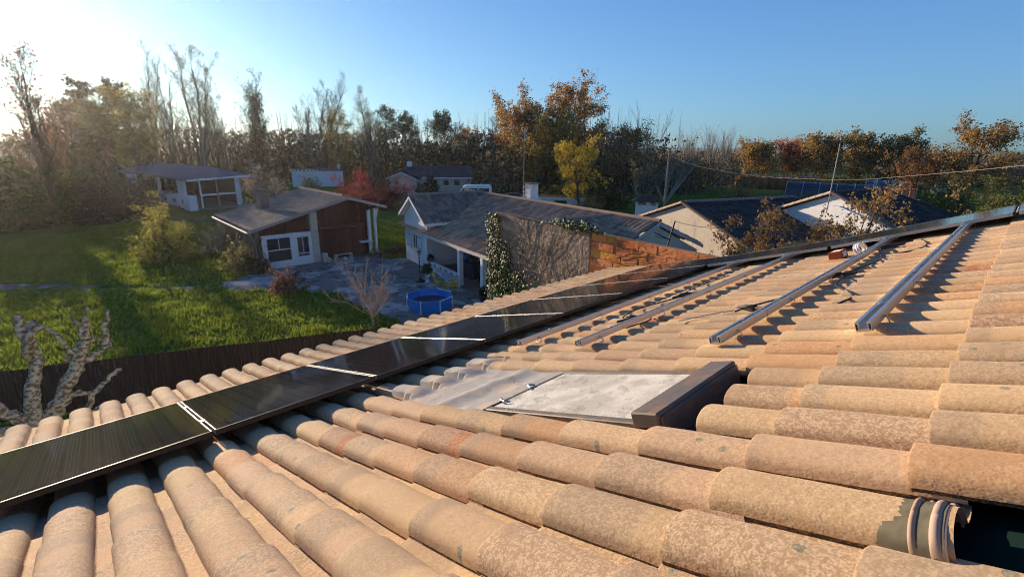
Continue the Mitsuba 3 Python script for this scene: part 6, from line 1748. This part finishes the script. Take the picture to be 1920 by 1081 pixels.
def wood(name, label, pts, hgt, thick, n, col, col2, size, stems, seed):
    rg = np.random.default_rng(seed)
    k = thing(name, label, 'wood', kind='stuff')
    pts = np.asarray(pts, float)
    t = rg.uniform(0, len(pts) - 1.001, n)
    i = t.astype(int)
    fr = (t - i)[:, None]
    p = pts[i] * (1 - fr) + pts[i + 1] * fr
    h = hgt[0] + (hgt[1] - hgt[0]) * meshkit.fbm(np.c_[p * 0.11, p[:, :1] * 0], 3, seed) * 1.0
    z = h * rg.power(1.25, n)
    q = np.c_[p + rg.normal(0, thick, (n, 2)), z]
    v, f, c = leaves(rg, q, n, size, 0.3, col, 0.35, second=col2, mixv=0.45)
    add('foliage', (v, f), 'mat_leaf', k, color=c, kind='stuff')
    t = rg.uniform(0, len(pts) - 1.001, stems)
    i = t.astype(int)
    fr = (t - i)[:, None]
    p = pts[i] * (1 - fr) + pts[i + 1] * fr + rg.normal(0, thick, (stems, 2))
    K = 5
    s = np.linspace(0, 1, K)
    hh = hgt[1] * rg.uniform(0.5, 1.15, stems)
    P = np.zeros((stems, K, 3))
    P[:, :, :2] = p[:, None] + rg.normal(0, 0.8, (stems, 1, 2)) * s[None, :, None]
    P[:, :, 2] = hh[:, None] * s
    R = 0.13 * (1 - 0.85 * s)[None] * rg.uniform(0.5, 1.2, (stems, 1))
    v, f = sticks([(P, R)], (4,))
    add('stems', (v, f), 'mat_paint', k, color=bark_cols(v, (0.14, 0.115, 0.09), rg), kind='stuff')


wood('wood', 'dark leafless wood closing the view behind the barn and white house', [(-112, 78), (-86, 98), (-56, 104), (-34, 106), (-14, 115), (6, 104), (24, 92)], (5.5, 13.0), 3.5, 42000, (0.075, 0.062, 0.042), (0.045, 0.052, 0.028), 0.62, 900, 5)
wood('wood', 'brown thicket behind the oaks and grey bare shrubs', [(-2, 80), (10, 86), (26, 84), (40, 100)], (3.0, 7.5), 3.0, 12000, (0.10, 0.08, 0.05), (0.06, 0.055, 0.03), 0.5, 350, 6)
wood('wood', 'far band of mixed autumn wood on the right horizon', [(36, 150), (80, 185), (130, 190), (190, 190), (260, 200)], (2.5, 9.0), 6.0, 20000, (0.20, 0.14, 0.075), (0.10, 0.085, 0.045), 1.0, 300, 7)
wood('wood', 'brown wood behind the tall layered tree at the right edge', [(100, 125), (125, 130), (160, 125)], (2.5, 8.0), 5.0, 9000, (0.13, 0.095, 0.055), (0.07, 0.07, 0.035), 0.8, 200, 8)
wood('hedgerow', 'dark low hedgerow at the back of the meadow', [(38, 112), (60, 108), (90, 106), (112, 108)], (1.0, 3.2), 1.6, 9000, (0.05, 0.05, 0.025), (0.09, 0.07, 0.035), 0.45, 60, 9)
wood('hedgerow', 'brown undergrowth along the left edge of the lawn', [(-56, 44), (-50, 54), (-46, 62), (-52, 72)], (1.0, 5.0), 2.2, 12000, (0.09, 0.07, 0.045), (0.05, 0.06, 0.03), 0.40, 120, 10)

# ------------------------------------------------------------------ grass blades on the lawn
rgg = np.random.default_rng(90)
from shapely.geometry import Polygon
import shapely
lawn = Polygon([(-40, 28), (-36, 17), (-20, 9.6), (-8, 14.4), (-2, 17.3), (-3.6, 19.0), (-7.0, 21.3), (-9, 24), (-16, 25), (-15.5, 28.5), (-18.5, 32), (-20, 38), (-27, 46), (-36, 46)])
lawn = lawn.difference(Polygon(yard_outline).buffer(-0.1)).difference(Polygon(path_outline).buffer(-0.25))
back = Polygon([(-12, 34.5), (-8.5, 31.5), (-6.8, 32.5), (-4.5, 36), (-10, 48), (-24, 50), (-22, 42)])
N = 460000
c = np.stack([rgg.uniform(-40, -2, N), rgg.uniform(9, 50, N)], 1)
ok = shapely.contains_xy(lawn, c[:, 0], c[:, 1]) | shapely.contains_xy(back, c[:, 0], c[:, 1])
cl = meshkit.fbm(np.c_[c * 1.4, c[:, :1] * 0], 3, 3)
ok &= rgg.random(N) < np.clip(0.35 + 1.3 * (cl - 0.3), 0.15, 1)
c, cl = c[ok], cl[ok]
n = len(c)
hh = (0.06 + 0.20 * cl) * rgg.uniform(0.6, 1.4, n)
a = rgg.uniform(0, 2 * np.pi, n)
w = rgg.uniform(0.014, 0.032, n)
lean_ = rgg.normal(0, 0.05, (n, 2))
dx = np.stack([np.cos(a), np.sin(a)], 1) * w[:, None]
v = np.stack([np.c_[c - dx, np.zeros(n)], np.c_[c + dx, np.zeros(n)], np.c_[c + lean_, hh]], 1).reshape(-1, 3)
gc = np.array([0.19, 0.25, 0.035])[None] * rgg.uniform(0.6, 1.4, (n, 1)) + np.array([0.10, 0.06, 0.01])[None] * (rgg.random((n, 1)) < 0.2)
add('grass', (v, np.arange(3 * n).reshape(-1, 3)), 'mat_leaf', label='rough green lawn grass', cat='grass', kind='stuff', color=np.repeat(gc, 3, 0))
